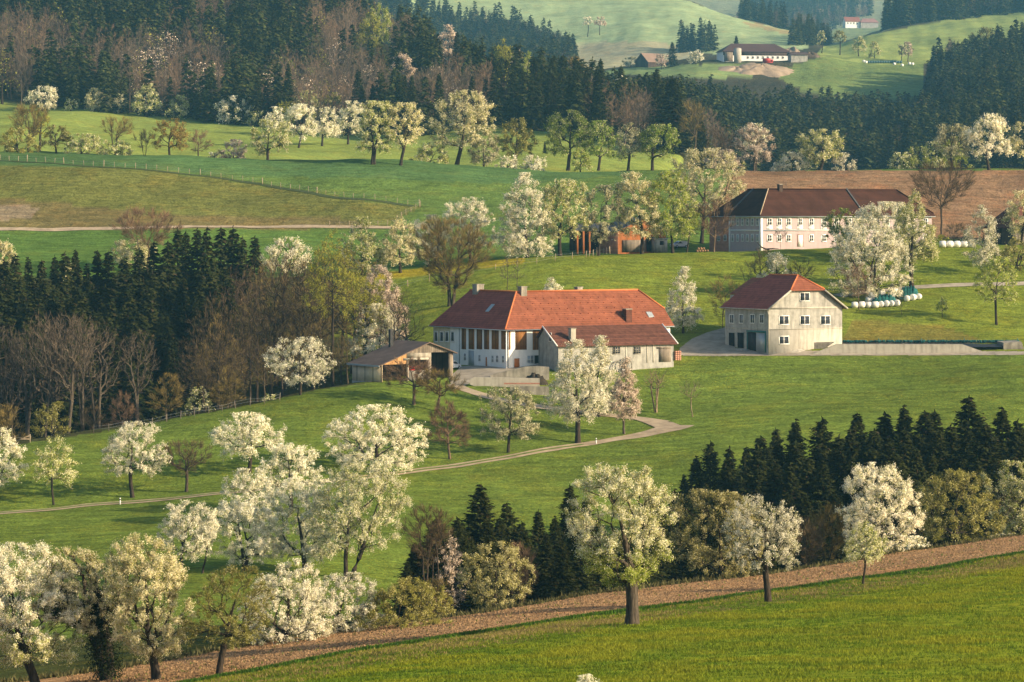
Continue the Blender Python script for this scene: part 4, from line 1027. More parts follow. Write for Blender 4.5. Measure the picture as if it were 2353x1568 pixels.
# two big hoops leaning on the annex wall
for i, u in enumerate((1419, 1434)):
    q = fA.s_of(u); c = np.array(fA.pt(q, .35 + .25 * i, zv(840 if i else 846, 535))); r_ = 1.25
    an = np.linspace(0, 6.283, 29); pts = [c + np.array([a2[0], a2[1], 0]) * math.cos(x) * r_ + np.array([0, 0, 1]) * math.sin(x) * r_ for x in an]
    mb = MB(); mb.tube(pts, .10, 6); o = part('iron_hoop', mb, M_oldcon, None); tag(o, ("large hoop leaning on the annex wall, with a white crate in front", "large hoop leaning on the annex wall, nearer the sliding door")[i], "hoop", "hoops on the annex wall")
mb = MB(); q = fA.s_of(1421)
for k in range(4): fA.box(mb, q - .45, q + .45, zv(862, 534) + k * .28, zv(862, 534) + .2 + k * .28, .7, 1.4)
for k in (-.4, .38): fA.box(mb, q + k, q + k + .06, zv(862, 534) - .3, zv(862, 534) + 1.05, .65, .70)
tag(part('slatted_crate', mb, M_trim, None), "white slatted crate at the foot of the annex wall", "crate")
# brick stack at the annex corner
mb = MB(); gq = fA.s_of(1556); zz = float(gz(1556, 548))
for k in range(5):
    for j in range(3): fA.box(mb, gq - .6 + j * .42, gq - .2 + j * .42, zz + k * .34, zz + .30 + k * .34, -.5 + (k % 2) * .05, .3 + (k % 2) * .05)
tag(part('brick_stack', mb, M_brick, None), "small stack of red bricks at the right corner of the annex", "brick stack")

# ---- the open shed
Ks = Kpos(877, 518); PS = R_(33); a3, b3 = frame_dirs(PS); LS = 14.3; MS_ = 10.0
zS = {'b': zv(888, 518), 'l': zv(836, 518), 'a': zv(786, 523), 'r': zv(808, 526)}; sa = 9.27
root = empty('open_shed', (Ks[0], Ks[1], float(gz(877, 518))), "open wooden shed with pale boards and a grey-brown roof, left of the barn", "shed")
def S3(s, m, z): q = Ks + a3 * s + b3 * m; return (q[0], q[1], z)
fs = Face(Ks, a3, -b3); fsl = Face(Ks, b3, -a3)
def roofz(s): return zS['l'] + (zS['a'] - zS['l']) * s / sa if s < sa else zS['a'] + (zS['r'] - zS['a']) * (s - sa) / (LS - sa)
mb = MB(); fsl.box(mb, 0, MS_, zS['b'] + .6, zS['l'] - .1, -.18, 0); part('side_wall', mb, M_board_pale, root)
mb = MB(); fsl.box(mb, -.05, MS_, zS['b'] - 2.5, zS['b'] + .58, -.22, .06); fs.box(mb, 0, LS, zS['b'] - 2.5, zS['b'] + .15, -.24, -.02); part('footing', mb, M_greylight, root)
# front: boarded left third over a dark bay, blockwork middle, garage bay, right post, boarded gable
def wallpoly(mb, s0, s1, zbot, n=2, t=.16):
    ss = sorted({s0, s1, *( [sa] if s0 < sa < s1 else [])})
    top = [(q, roofz(q) - .12) for q in ss]
    pts = [(s0, zbot), (s1, zbot)] + top[::-1]
    for o in (0, -t):
        P_ = [fs.pt(q, o, z) for q, z in pts]; mb.poly(P_ if o == 0 else P_[::-1])
    for i in range(len(pts)):
        q, z = pts[i]; q2, z2 = pts[(i + 1) % len(pts)]
        mb.add([fs.pt(q, 0, z), fs.pt(q2, 0, z2), fs.pt(q2, -t, z2), fs.pt(q, -t, z)], [[0, 1, 2, 3]])
s1 = fs.s_of(934); s2 = fs.s_of(991); s3 = fs.s_of(1031)
zlin = zv(838, 520); zg = zv(812, 524)
mb = MB(); wallpoly(mb, 0, s1, zlin + .05); part('front_boards', mb, M_board_warm, root)
mb = MB(); wallpoly(mb, s1 + .004, LS, zg + .15); part('gable_boards', mb, M_board_grey, root)
mb = MB(); fs.box(mb, s1 + .02, s2, zv(824, 521), zg + .14, -.2, -.004); part('block_wall', mb, M_oldcon, root); mb = MB(); fs.box(mb, s2 - 1.0, s2, zv(862, 523) - 2, zv(824, 521) - .003, -.2, -.004); part('block_pier', mb, M_board_grey, root); mb = MB()
fs.box(mb, s3, LS, zv(862, 525) - 2, zg + .14, -.2, -.004); part('block_pier', mb, M_board_grey, root); mb = MB(); fs.box(mb, s1 + .02, s1 + .5, zv(880, 521) - 2, zv(824, 521) - .003, -.2, -.004); part('block_pier', mb, M_board_grey, root); mb = MB(); fs.box(mb, s1 + .503, s2 - 1.003, zv(878, 521) - 2, zv(852, 521), -.2, -.004); part('block_parapet', mb, M_oldcon, root)
mb = MB(); fs.box(mb, s1 - .6, s2 - .6, zv(828, 521), zv(823, 521), .0, .12); part('lintel', mb, M_greylight, root)
mb = MB(); fs.box(mb, 0, .18, zS['b'], zS['l'] - .12, -.18, .0); part('corner_post', mb, M_board_pale, root)
mb = MB(); mb.prism([S3(.2, MS_ - .2, 0)[:2], S3(LS, MS_ - .2, 0)[:2], S3(LS, MS_, 0)[:2], S3(.2, MS_, 0)[:2]], zS['b'] - 1, zS['l'] - .1)
mb.prism([S3(LS - .2, 0.21, 0)[:2], S3(LS, .21, 0)[:2], S3(LS, MS_ - .22, 0)[:2], S3(LS - .2, MS_ - .22, 0)[:2]], zS['b'] - 1, zS['r'] - .3)
part('back_wall', mb, M_board_dark, root)
mb = MB(); sl = (zS['a'] - zS['l']) / sa; sr = (zS['r'] - zS['a']) / (LS - sa)
mb.slab([S3(-.8, -.6, zS['l'] - .8 * sl), S3(sa, -.6, zS['a']), S3(sa, MS_ + .4, zS['a']), S3(-.8, MS_ + .4, zS['l'] - .8 * sl)], .16)
mb.slab([S3(sa, -.6, zS['a']), S3(LS + .6, -.6, zS['r'] + .6 * sr), S3(LS + .6, MS_ + .4, zS['r'] + .6 * sr), S3(sa, MS_ + .4, zS['a'])], .16)
part('roof', mb, M_tile_gris, root)
mb = MB(); mb.slab([S3(-.82, -.64, zS['l'] - .8 * sl + .02), S3(-.82, MS_ + .4, zS['l'] - .8 * sl + .02), S3(-.9, MS_ + .4, zS['l'] - .8 * sl + .02), S3(-.9, -.64, zS['l'] - .8 * sl + .02)], .3)
part('fascia', mb, M_steel, root)
chimney(Ks, a3, b3, 6.6, 8.0, zS['l'], zv(757, 528), .6, root, M_black, False)
mb = MB(); q = fs.s_of(950); fs.box(mb, q, q + 2.6, zv(848, 521), zv(843, 521), -2.5, -1.0); fs.box(mb, q + .1, q + 2.4, zv(866, 521), zv(850, 521), -2.3, -1.2)
for k in (.5, 2.0):
    c = np.array(fs.pt(q + k, -1.1, zv(868, 521))); mb.tube([c - np.append(b3 * .1, 0), c + np.append(b3 * .1, 0)], .5, 14)
tag(part('red_trailer', mb, M_red, None), "red farm trailer standing inside the open shed", "trailer")

# ---- the unplastered grey house
Kg = Kpos(1766, 548); PG = R_(30); a4, b4 = frame_dirs(PG); LG = 16.3; MG = 13.9
zeg = zv(707, 548); zrg = zv(636, 552); zbg = zv(812, 548) - 3
root = empty('grey_house', (Kg[0], Kg[1], float(gz(1766, 548))), "unplastered grey two-storey house with a red half-hipped roof, right of the barn", "house")
def H3(s, m, z): q = Kg + a4 * s + b4 * m; return (q[0], q[1], z)
hs = LG / 2; pg = (zrg - zeg) / hs; h1 = 4.4; zh = zeg + h1 * pg; ph = 2.4
fg = Face(Kg, a4, -b4); fgl = Face(Kg, b4, -a4)
mb = MB(); mb.prism([H3(0, 0, 0)[:2], H3(LG, 0, 0)[:2], H3(LG, MG, 0)[:2], H3(0, MG, 0)[:2]], zbg, zeg)
for m_ in (.01, MG - .01): mb.poly([H3(0, m_, zeg), H3(LG, m_, zeg), H3(LG - h1, m_, zh), H3(h1, m_, zh)])
part('wall', mb, M_grey, root)
o = .7; lift = .18
hl = lambda pts: [(x, y, z + lift) for x, y, z in pts]
RFt = H3(hs, ph, zrg); RBk = H3(hs, MG - ph, zrg)
mb = MB(); mb.slab(hl([H3(-o, -o, zeg - o * pg), H3(h1, -o, zh), RFt, RBk, H3(h1, MG + o, zh), H3(-o, MG + o, zeg - o * pg)]), .2); part('roof', mb, M_tile_maroon, root, "darker left slope with mossy patches")
mb = MB(); mb.slab(hl([H3(LG + o, -o, zeg - o * pg), H3(LG + o, MG + o, zeg - o * pg), H3(LG - h1, MG + o, zh), RBk, RFt, H3(LG - h1, -o, zh)]), .2)
mb.slab(hl([H3(h1, -o, zh), H3(LG - h1, -o, zh), RFt]), .2); mb.slab(hl([H3(h1, MG + o, zh), RBk, H3(LG - h1, MG + o, zh)]), .2); part('roof', mb, M_tile_red, root, "orange-red half hip and right slope")
mb = MB()
for A_, B_ in ((H3(h1, -o, zh), RFt), (RFt, RBk), (H3(LG - h1, -o, zh), RFt)): mb.tube([np.array(A_) + [0, 0, .25], np.array(B_) + [0, 0, .25]], .15, 6)
part('ridge_tiles', mb, M_ridge, root)
for sg in (0, 1):
    mb = MB()
    A_ = H3(-o if not sg else LG + o, -o - .03, zeg - o * pg + .05); B_ = H3(h1 if not sg else LG - h1, -o - .03, zh + .05); mb.tube([A_, B_], .17, 6); part('verge_board', mb, M_greylight, root)
mb = MB(); mb.tube([H3(-o - .1, -o, zeg - o * pg + .1), H3(-o - .1, MG + o, zeg - o * pg + .1)], .10, 6); mb.tube([H3(-o - .05, -o + .2, zeg - o * pg + .05), H3(-.05, -.15, zeg - 1.3), H3(-.05, -.15, zbg + 3)], .08, 6); part('gutter', mb, M_greylight, root)
mb = MB()
fg.box(mb, 0, LG, zeg - .35, zeg - .05, 0, .05); fg.box(mb, 0, LG, zv(757, 552), zv(755, 552), 0, .05); fgl.box(mb, 0, MG, zv(757, 552), zv(755, 552), 0, .05); part('string_course', mb, M_greylight, root)
mb = MB(); fg.box(mb, .01, LG - .01, zbg, zv(757, 552) - .01, -.02, .004); part('base_render', mb, M_greylight, root, "paler rendered ground storey")
for r in ((1838.7, 674, 1859, 691), (1791, 727, 1811.6, 745), (1839, 727, 1859, 745), (1886, 727, 1906.5, 745), (1791, 774, 1811.6, 790)):
    window(fg, fg.rect(*r), root, M_trim, .14, (1, 0))
for u0, u1 in ((1677.7, 1685.8), (1699.5, 1707), (1725, 1733), (1747, 1754.5)):
    window(fgl, fgl.rect(u1, 724, u0, 742), root, M_trim, .14, (1, 0))
for u0, u1 in ((1675, 1688.5), (1695, 1709.7)):
    panel(fgl, fgl.rect(u1, 765, u0, 800), root, M_dark, 'store_opening', .02, None, M_grey)
panel(fgl, fgl.rect(1738, 764, 1719, 810), root, M_black, 'workshop_opening', .02)  # black panel on the solid wall, painted as the shade inside
panel(fgl, fgl.rect(1758, 764, 1738, 810), root, M_steel, 'sliding_door', .06)
mb = MB(); r = fgl.rect(1760, 760, 1717, 764); fgl.box(mb, r[0], r[1], r[2], r[3], 0, .2); r2 = fgl.rect(1760.5, 764, 1758.8, 810); fgl.box(mb, r2[0], r2[1], r2[2], r2[3], 0, .12); r2 = fgl.rect(1718.5, 764, 1717, 810); fgl.box(mb, r2[0], r2[1], r2[2], r2[3], 0, .12); part('door_frame', mb, M_teal, root)
mb = MB(); fgl.box(mb, 5.6, 8.8, zbg + 3.0, zbg + 3.5, .3, 1.4)
for k in (5.7, 8.5): fgl.box(mb, k, k + .15, zbg + 2.2, zbg + 3.0, .4, 1.3)
tag(part('work_bench', mb, M_grey, None), "low bench in front of the grey house openings", "bench")
# the red-roofed dormer wing behind
mb = MB(); mb.slab(hl([H3(LG * .62, MG - 1.5, zrg - .7), H3(LG * .62 + 5, MG - 1.5, zrg - 3.6), H3(LG * .62 + 5, MG + 6, zrg - 3.6), H3(LG * .62, MG + 6, zrg - .7)]), .2)
mb.slab(hl([H3(LG * .62, MG - 1.5, zrg - .7), H3(LG * .62, MG + 6, zrg - .7), H3(LG * .62 - 5, MG + 6, zrg - 3.6), H3(LG * .62 - 5, MG - 1.5, zrg - 3.6)]), .2)
part('rear_roof', mb, M_tile_red, root)
mb = MB(); mb.prism([H3(LG * .3, MG - 1, 0)[:2], H3(LG * .62 + 4.6, MG - 1, 0)[:2], H3(LG * .62 + 4.6, MG + 5.6, 0)[:2], H3(LG * .3, MG + 5.6, 0)[:2]], zbg, zrg - 3.7); part('rear_wall', mb, M_grey, root)

# ---- the pink manor farmhouse
Kp = Kpos(1748, 660); PP = R_(30); zep = zv(493, 660); zrp = zv(437, 669); zbp = zv(568, 660)
root = empty('manor_farmhouse', (Kp[0], Kp[1], float(gz(1748, 660))), "large pale pink two-storey farmhouse with a dark brown hipped roof on the crest", "house")
a, b, P3, pitp = L_house(Kp, PP, 46.5, 20.0, 13.0, zep, zrp, zbp - 4, 5.0, 5.5, .01,
    dict(wall=M_pink, wall2=M_brick, wall2_label="rust-red plastered end of the left wing", roof=M_tile_dark, roof2=M_tile_dark, ridge=M_tile_dark), root, split=12.2)
fp = Face(Kp, a, -b); fpl = Face(Kp, b, -a)
mb = MB(); mb.tube([np.array(P3(-.5, -.5, zep - .4)) + [0, 0, .32], np.array(P3(6.5, 6.5, zrp)) + [0, 0, .32]], .13, 6); part('hip_tiles', mb, M_wood, root)
mb = MB(); mb.slab([P3(-.7, 12.0, zep - .3 + .1), P3(6.5, 12.0, zrp + .45), P3(6.5, 12.5, zrp + .45), P3(-.7, 12.5, zep - .3 + .1)], .4); part('fire_wall_coping', mb, M_slate, root); mb = MB(); mb.slab([P3(27.5, -.7, zep - .2), P3(27.5, 6.5, zrp + .5), P3(27.9, 6.5, zrp + .5), P3(27.9, -.7, zep - .2)], .4); part('fire_wall_coping', mb, M_slate, root)
chimney(Kp, a, b, 9.5, 6.3, zrp - .4, zrp + 1.2, .9, root, M_board_dark)
mb = MB()
for f, L_, s0 in ((fp, 46.5, 0), (fpl, 12.15, 0)):
    f.box(mb, s0, L_, zep - .75, zep - .02, 0, .10); f.box(mb, s0 + .46, L_ - .01, zv(531.5, 660), zv(528.3, 660), 0, .08); f.box(mb, -.10, .45, zbp - 3, zep - .76, -.02, .105)
fpl.box(mb, 11.75, 12.2, zbp - 3, zep - .76, -.02, .105)
part('white_trim', mb, M_trim, root)
fu = [(1762, 1774.5), (1784.5, 1796), (1806, 1818), (1832.5, 1844), (1858.5, 1870), (1887, 1899), (1916, 1928), (1945, 1957), (1974, 1986), (2003, 2015), (2032, 2044), (2061, 2073), (2090, 2102), (2120, 2132)]
for i, (u0, u1) in enumerate(fu):
    s0, s1, z0, z1 = fp.rect(u0 + 2.0, 503, u1 - 2.0, 517); window(fp, (s0, s1, z0, z1), root, M_trim, .23, (1, 1))
    m = MB(); fp.box(m, s0 - .3, s1 + .3, z0 - 1.0, z0 - .36, 0, .05); fp.box(m, s0 - .3, s0 - .15, z0 - 1.0, z0 - .36, .05, .06); part('window_apron', m, M_trim, root)
    if i == 3:
        panel(fp, fp.rect(1833, 540, 1844.5, 567), root, M_trim, 'door', .05, "white double front door", M_brick)
    else:
        window(fp, fp.rect(u0 + 2, 541, u1 - 2, 554), root, M_trim, .22, (1, 1))
for u0, u1 in ((1681, 1686), (1693, 1697.5), (1704, 1708.5), (1715, 1720), (1726.5, 1731.5), (1738, 1743)):
    window(fpl, fpl.rect(u1 - .6, 503, u0 + .6, 517), root, M_trim, .22, (1, 1)); window(fpl, fpl.rect(u1 - .8, 540, u0 + .8, 554), root, M_trim, .2, (1, 0))
for u0, u1 in ((1649, 1654), (1664, 1669)): window(fpl, fpl.rect(u1, 541, u0, 553), root, M_trim, .12, (1, 0))

# ---- the orange barn behind the crest trees
Ko = Kpos(1420, 674); PO = R_(30); a5, b5 = frame_dirs(PO); LO = 12.6; MO = 7.5
zeo = zv(531, 674); zao = zv(500, 676); zbo = zv(575, 674)
root = empty('orange_barn', (Ko[0], Ko[1], float(gz(1420, 674))), "orange boarded barn with a slate roof, half hidden behind the crest trees", "barn")
def O3(s, m, z): q = Ko + a5 * s + b5 * m; return (q[0], q[1], z)
fo = Face(Ko, a5, -b5); fol = Face(Ko, b5, -a5)
mb = MB(); mb.prism([O3(0, 0, 0)[:2], O3(LO, 0, 0)[:2], O3(LO, MO, 0)[:2], O3(0, MO, 0)[:2]], zbo - 3, zeo); mb.poly([O3(0, .01, zeo), O3(LO, .01, zeo), O3(LO / 2, .01, zao)]); part('wall', mb, M_orange, root)
mb = MB(); fol.box(mb, -.02, MO, zbo - 3, zeo - .02, 0, .05); part('brick_wall', mb, M_brick, root)
mb = MB(); g_ = (zao - zeo) / (LO / 2)
mb.slab([O3(-.7, -.6, zeo - .7 * g_ + .15), O3(LO / 2, -.6, zao + .15), O3(LO / 2, MO + .5, zao + .15), O3(-.7, MO + .5, zeo - .7 * g_ + .15)], .16)
mb.slab([O3(LO / 2, -.6, zao + .15), O3(LO + .7, -.6, zeo - .7 * g_ + .15), O3(LO + .7, MO + .5, zeo - .7 * g_ + .15), O3(LO / 2, MO + .5, zao + .15)], .16); part('roof', mb, M_slate, root)
for q in (2.0, 4.6): window(fol, (q, q + .6, zeo - 1.9, zeo - .8), root, M_trim, .1, (0, 0))
panel(fo, (1.2, 7.0, zbo - .4, zbo + 2.2), root, M_board_grey, 'log_store', .3)
panel(fo, (7.4, 10.8, zbo - .4, zbo + 3.0), root, M_dark, 'open_bay', .02)
mb = MB(); fo.box(mb, 8.4, 11.6, zbo - .5, zbo + 2.4, .6, 2.2); fo.box(mb, 8.2, 11.8, zbo + 2.41, zbo + 2.6, .5, 2.4); r0 = tag(part('garden_hut', mb, M_grey, None), "small grey hut in front of the orange barn", "hut")
mb = MB(); fo.box(mb, 9.6, 10.6, zbo + 1.1, zbo + 2.0, 2.2, 2.22); part('window', mb, M_dark, r0)
# carport on orange posts
root = empty('carport', tuple(G(1340, 674)), "open carport on orange posts, left of the orange barn", "carport")
zc = zv(530, 674)
mb = MB(); A_ = Kpos(1310, 676); B_ = Kpos(1388, 684); mb.slab([(A_[0], 674, zc), (B_[0], 676, zc + .2), (B_[0], 684, zc + 1.6), (A_[0], 684, zc + 1.5)], .18); part('roof', mb, M_slate, root)
mb = MB(); mb.box((A_[0], 683.2, zc - 5), (B_[0], 683.5, zc + 1.2)); part('back_wall', mb, M_board_dark, root)
for u in (1326, 1340, 1354):
    x = (u - UC) / F * 674.5; mb = MB(); mb.box((x - .28, 674.2, zc - 5.5), (x + .28, 674.8, zc - .1)); part('post', mb, M_orange, root)
# dark barn at the right edge
Kd = Kpos(2328, 690); a6, b6 = frame_dirs(R_(38)); zed = zv(520, 690); zrd = zv(476, 694); zbd = zv(562, 690)
root = empty('dark_barn', (Kd[0], Kd[1], float(gz(2328, 690))), "dark wooden barn with a brown roof at the right edge of the picture", "barn")
def D3(s, m, z): q = Kd + a6 * s + b6 * m; return (q[0], q[1], z)
fd = Face(Kd, a6, -b6); fdl = Face(Kd, b6, -a6)
mb = MB(); mb.prism([D3(0, 0, 0)[:2], D3(12, 0, 0)[:2], D3(12, 8, 0)[:2], D3(0, 8, 0)[:2]], zbd - 4, zed); part('wall', mb, M_board_dark, root)
mb = MB(); fd.box(mb, 0, 12, zbd - 4, zed - .05, .0, .06); part('front_boards', mb, M_board_grey, root)
mb = MB(); mb.slab([D3(-.8, -.8, zed - .3), D3(12.8, -.8, zed - .3), D3(9, 4, zrd), D3(3, 4, zrd)], .2); mb.slab([D3(-.8, -.8, zed - .3), D3(3, 4, zrd), D3(-.8, 8.8, zed - .3)], .2); mb.slab([D3(-.8, 8.8, zed - .3), D3(3, 4, zrd), D3(9, 4, zrd), D3(12.8, 8.8, zed - .3)], .2); mb.slab([D3(12.8, -.8, zed - .3), D3(12.8, 8.8, zed - .3), D3(9, 4, zrd)], .2); part('roof', mb, M_tile_old, root)

# ---- bunker silo right of the grey house
root = empty('bunker_silo', tuple(G(2070, 551)), "long pale concrete bunker silo with black film inside and teal netting along its rim", "bunker silo")
def wall_px(poly, d0, d1, mat, name, root):
    mb = MB(); fr = [((u - UC) / F * d0, d0, zv(v, d0)) for u, v in poly]; bk = [(x, d1, z) for x, y, z in fr]; n = len(fr)
    mb.poly(fr); mb.poly(bk[::-1])
    for i in range(n): j = (i + 1) % n; mb.add([fr[i], bk[i], bk[j], fr[j]], [[0, 1, 2, 3]])
    return part(name, mb, mat, root)
wall_px([(1868, 813), (1922, 791), (2212, 791.5), (2270, 812), (2270, 818), (1868, 818)], 548.6, 549.1, M_greylight, 'front_wall', root)
wall_px([(1795, 812), (1806, 799), (1830, 790), (1898, 785), (2342, 785), (2342, 824), (1795, 824)], 557.6, 558.2, M_oldcon, 'rear_wall', root)
wall_px([(1800, 806), (1815, 797), (1840, 788), (1918, 786), (1880, 812), (1800, 814)], 553.0, 553.6, M_oldcon, 'end_wall', root)
wall_px([(2306, 788), (2348, 786), (2356, 812), (2306, 812)], 549.6, 557.0, M_oldcon, 'side_wall', root)
mb = MB(); n = 60; us = np.linspace(1925, 2306, n); tp = []; 
for i, u in enumerate(us):
    zt = zv(792.5 + 1.2 * math.sin(i * .9), 550.5)
    tp.append([((u - UC) / F * 549.3, 549.3, zv(798, 549.3)), ((u - UC) / F * 552, 552, zt), ((u - UC) / F * 557.5, 557.5, zv(790.5, 557.5))])
tp = np.array(tp).reshape(-1, 3); ii = np.arange(n * 3).reshape(n, 3); mb.add(tp, np.stack([ii[:-1, :-1], ii[1:, :-1], ii[1:, 1:], ii[:-1, 1:]], -1).reshape(-1, 4)); part('black_film', mb, M_black, root)
mb = MB(); g = np.random.default_rng(5)
us = np.linspace(1897, 2342, 150); 
for i in range(149):
    u0, u1 = us[i], us[i + 1]; w0 = g.uniform(785.6, 788.4); top = 782.2 + g.uniform(-.6, 1.2)
    if g.uniform() < .12: top = w0 - .5
    y0, y1 = 557.2 + g.uniform(0, .25), 558.5
    x0, x1 = (u0 - UC) / F * y0, (u1 - UC) / F * y0
    mb.box8([(x0, y0, zv(w0, y0)), (x1, y0, zv(w0, y0)), (x1, y1, zv(w0, y0)), (x0, y1, zv(w0, y0)), (x0, y0, zv(top, y0)), (x1, y0, zv(top, y0)), (x1, y1, zv(top, y0)), (x0, y1, zv(top, y0))])
part('netting', mb, M_net, root)
for u in (2019, 2117, 2216, 2338):
    mb = MB(); x = (u - UC) / F * 557; mb.box((x - .06, 556.8, zv(788, 557)), (x + .06, 557.05, zv(778, 557))); part('rail_post', mb, M_teal, root)
mb = MB(); c = G(1826, 552); h = .9
for k in range(10):
    a_ = k / 10 * 6.283; mb.add([c + [0, 0, h], c + [math.cos(a_) * 2.6, math.sin(a_) * 2, -.3], c + [math.cos(a_ + .63) * 2.6, math.sin(a_ + .63) * 2, -.3]], [[0, 1, 2]])
tag(part('gravel_heap', mb, M_greylight, None), "small pale heap of sand beside the grey house door", "heap")
# ---- manure pit
root = empty('manure_pit', tuple(G(1170, 522)), "stepped concrete manure pit with a rusty rail below the barn", "manure pit")
wall_px([(1127, 862), (1206, 843), (1236, 842), (1262, 844), (1262, 874), (1127, 874)], 523.5, 524.2, M_oldcon, 'upper_wall', root)
wall_px([(1080, 872), (1090, 867), (1150, 868), (1240, 870), (1240, 892), (1140, 897), (1100, 891), (1080, 884)], 516.0, 516.7, M_greylight, 'middle_wall', root)
wall_px([(1158, 880.2), (1240, 880.2), (1240, 883.4), (1158, 883.4)], 514.8, 515.3, M_brick, 'rusty_rail', root)
wall_px([(1172, 889.5), (1205, 888), (1262, 889), (1262, 915), (1235, 922), (1172, 910)], 511.5, 512.2, M_oldcon, 'lower_wall', root)
mb = MB(); g = np.random.default_rng(8); c = G(1230, 520.5); N = 24
rr = np.linspace(0, 1, 7); th = np.linspace(0, 6.283, N, endpoint=False)
V = np.array([[c[0] + math.cos(a_) * r * 2.6, c[1] + math.sin(a_) * r * 1.9, c[2] + 1.9 * (1 - r ** 2) * (1 + .15 * g.normal()) - .6] for r in rr for a_ in th]); ii = np.arange(7 * N).reshape(7, N); q = np.roll(ii, -1, 1)
mb.add(V, np.stack([ii[:-1], ii[1:], q[1:], q[:-1]], -1).reshape(-1, 4)); part('dung_heap', mb, M_dung, root)
mb = MB(); c = G(1133, 541); 
V = np.array([[c[0] + math.cos(a_) * r * 2.5, c[1] + math.sin(a_) * r * 2.0, c[2] + 1.35 * (1 - r) * (1 + .06 * g.normal()) - .1] for r in rr for a_ in th]); mb.add(V, np.stack([ii[:-1], ii[1:], q[1:], q[:-1]], -1).reshape(-1, 4))
tag(part('gravel_heap', mb, M_greylight, None, smooth=True), "pale gravel heap in the yard in front of the white barn", "heap")
# ---- wrapped bales
bm_ = MB(); n = 16; th = np.arange(n) / n * 2 * np.pi
prof = [(-.62, .0), (-.62, .44), (-.52, .60), (0, .64), (.52, .60), (.62, .44), (.62, 0)]
V = []; 
for x, r in prof: V += [[x, math.cos(a_) * r, .62 + math.sin(a_) * r] for a_ in th]
ii = np.arange(len(prof) * n).reshape(len(prof), n); q = np.roll(ii, -1, 1)
bm_.add(V, np.stack([ii[:-1], q[:-1], q[1:], ii[1:]], -1).reshape(-1, 4)); bale_me = mesh_of('wrapped_bale', bm_, M_film, smooth=True)
def bale(u, v, d, rz, label, group, z=0, s=1.0, me=None):
    o = link(bpy.data.objects.new('wrapped_bale', me or bale_me)); o.location = G(u, hit(u, v, d), z); o.rotation_euler = (0, 0, rz); o.scale = (s, s, s)
    return tag(o, label, 'bale', group)
g = np.random.default_rng(11); BG = "white wrapped bales stacked by the pasture lane"
BL = "white film-wrapped bale lying in the row by the great white tree"
for i, u in enumerate((1964, 1980, 1996, 2011, 2025, 2037, 2049, 2061, 2084, 2098, 2111)):
    front = i < 4
    bale(u, (708 if i < 4 else 706 - (i - 4) * .7) if i < 8 else 693 - (i - 8) * 2.2, 588, .12 + .1 * (i % 3) if front else 1.1 + .12 * (i % 3), BL, BG, 0, .96 + .07 * (i % 2))
for u, v in ((1997, 699), (2010, 698), (2022, 697), (2034, 694), (2048, 690), (2066, 686), (2078, 684)): bale(u, v, 592, g.uniform(.2, 1.2), BL, BG, .15 if v > 690 else .3)
for u, v, z in ((2004, 699, 1.15), (2027, 696, 1.25), (2056, 690, 1.2)): bale(u, v, 592, .4, "white wrapped bale on top of the bale row", "upper bales of the row", z, .95)
net = MB(); 
def netcover(u0, u1, v0, v1, d, h, label):
    mb = MB(); g = np.random.default_rng(int(u0)); nu, nv = 22, 9; V = []
    for i in range(nu):
        for j in range(nv):
            p, q = i / (nu - 1), j / (nv - 1); u = u0 + (u1 - u0) * p; dd = d + (q - .5) * 5; e = min(1, 4 * p, 4 * (1 - p)) ** .5 * min(1, 3.5 * q, 3.5 * (1 - q)) ** .5
            c = G(u, dd); V.append(c + [0, 0, -.1 + h * e * (.82 + .3 * abs(math.sin(i * 1.1))) + .05 * g.normal()])
    ii = np.arange(nu * nv).reshape(nu, nv); mb.add(V, np.stack([ii[:-1, :-1], ii[1:, :-1], ii[1:, 1:], ii[:-1, 1:]], -1).reshape(-1, 4))
    return tag(part('bale_netting', mb, M_net, None, label=None, smooth=True), label, 'netting')
netcover(2000, 2062, 690, 680, 596, 1.7, "dark teal netting over the left bales by the tree trunk")
netcover(2064, 2112, 685, 675, 602, 1.9, "dark teal netting over the bales at the right end of the stack")
for u in np.linspace(2166, 2232, 5): bale(u, 569, 668, g.uniform(-.15, .15), "white wrapped bale in the low row beside the manor farmhouse", "bales beside the manor farmhouse", 0, 1.15)
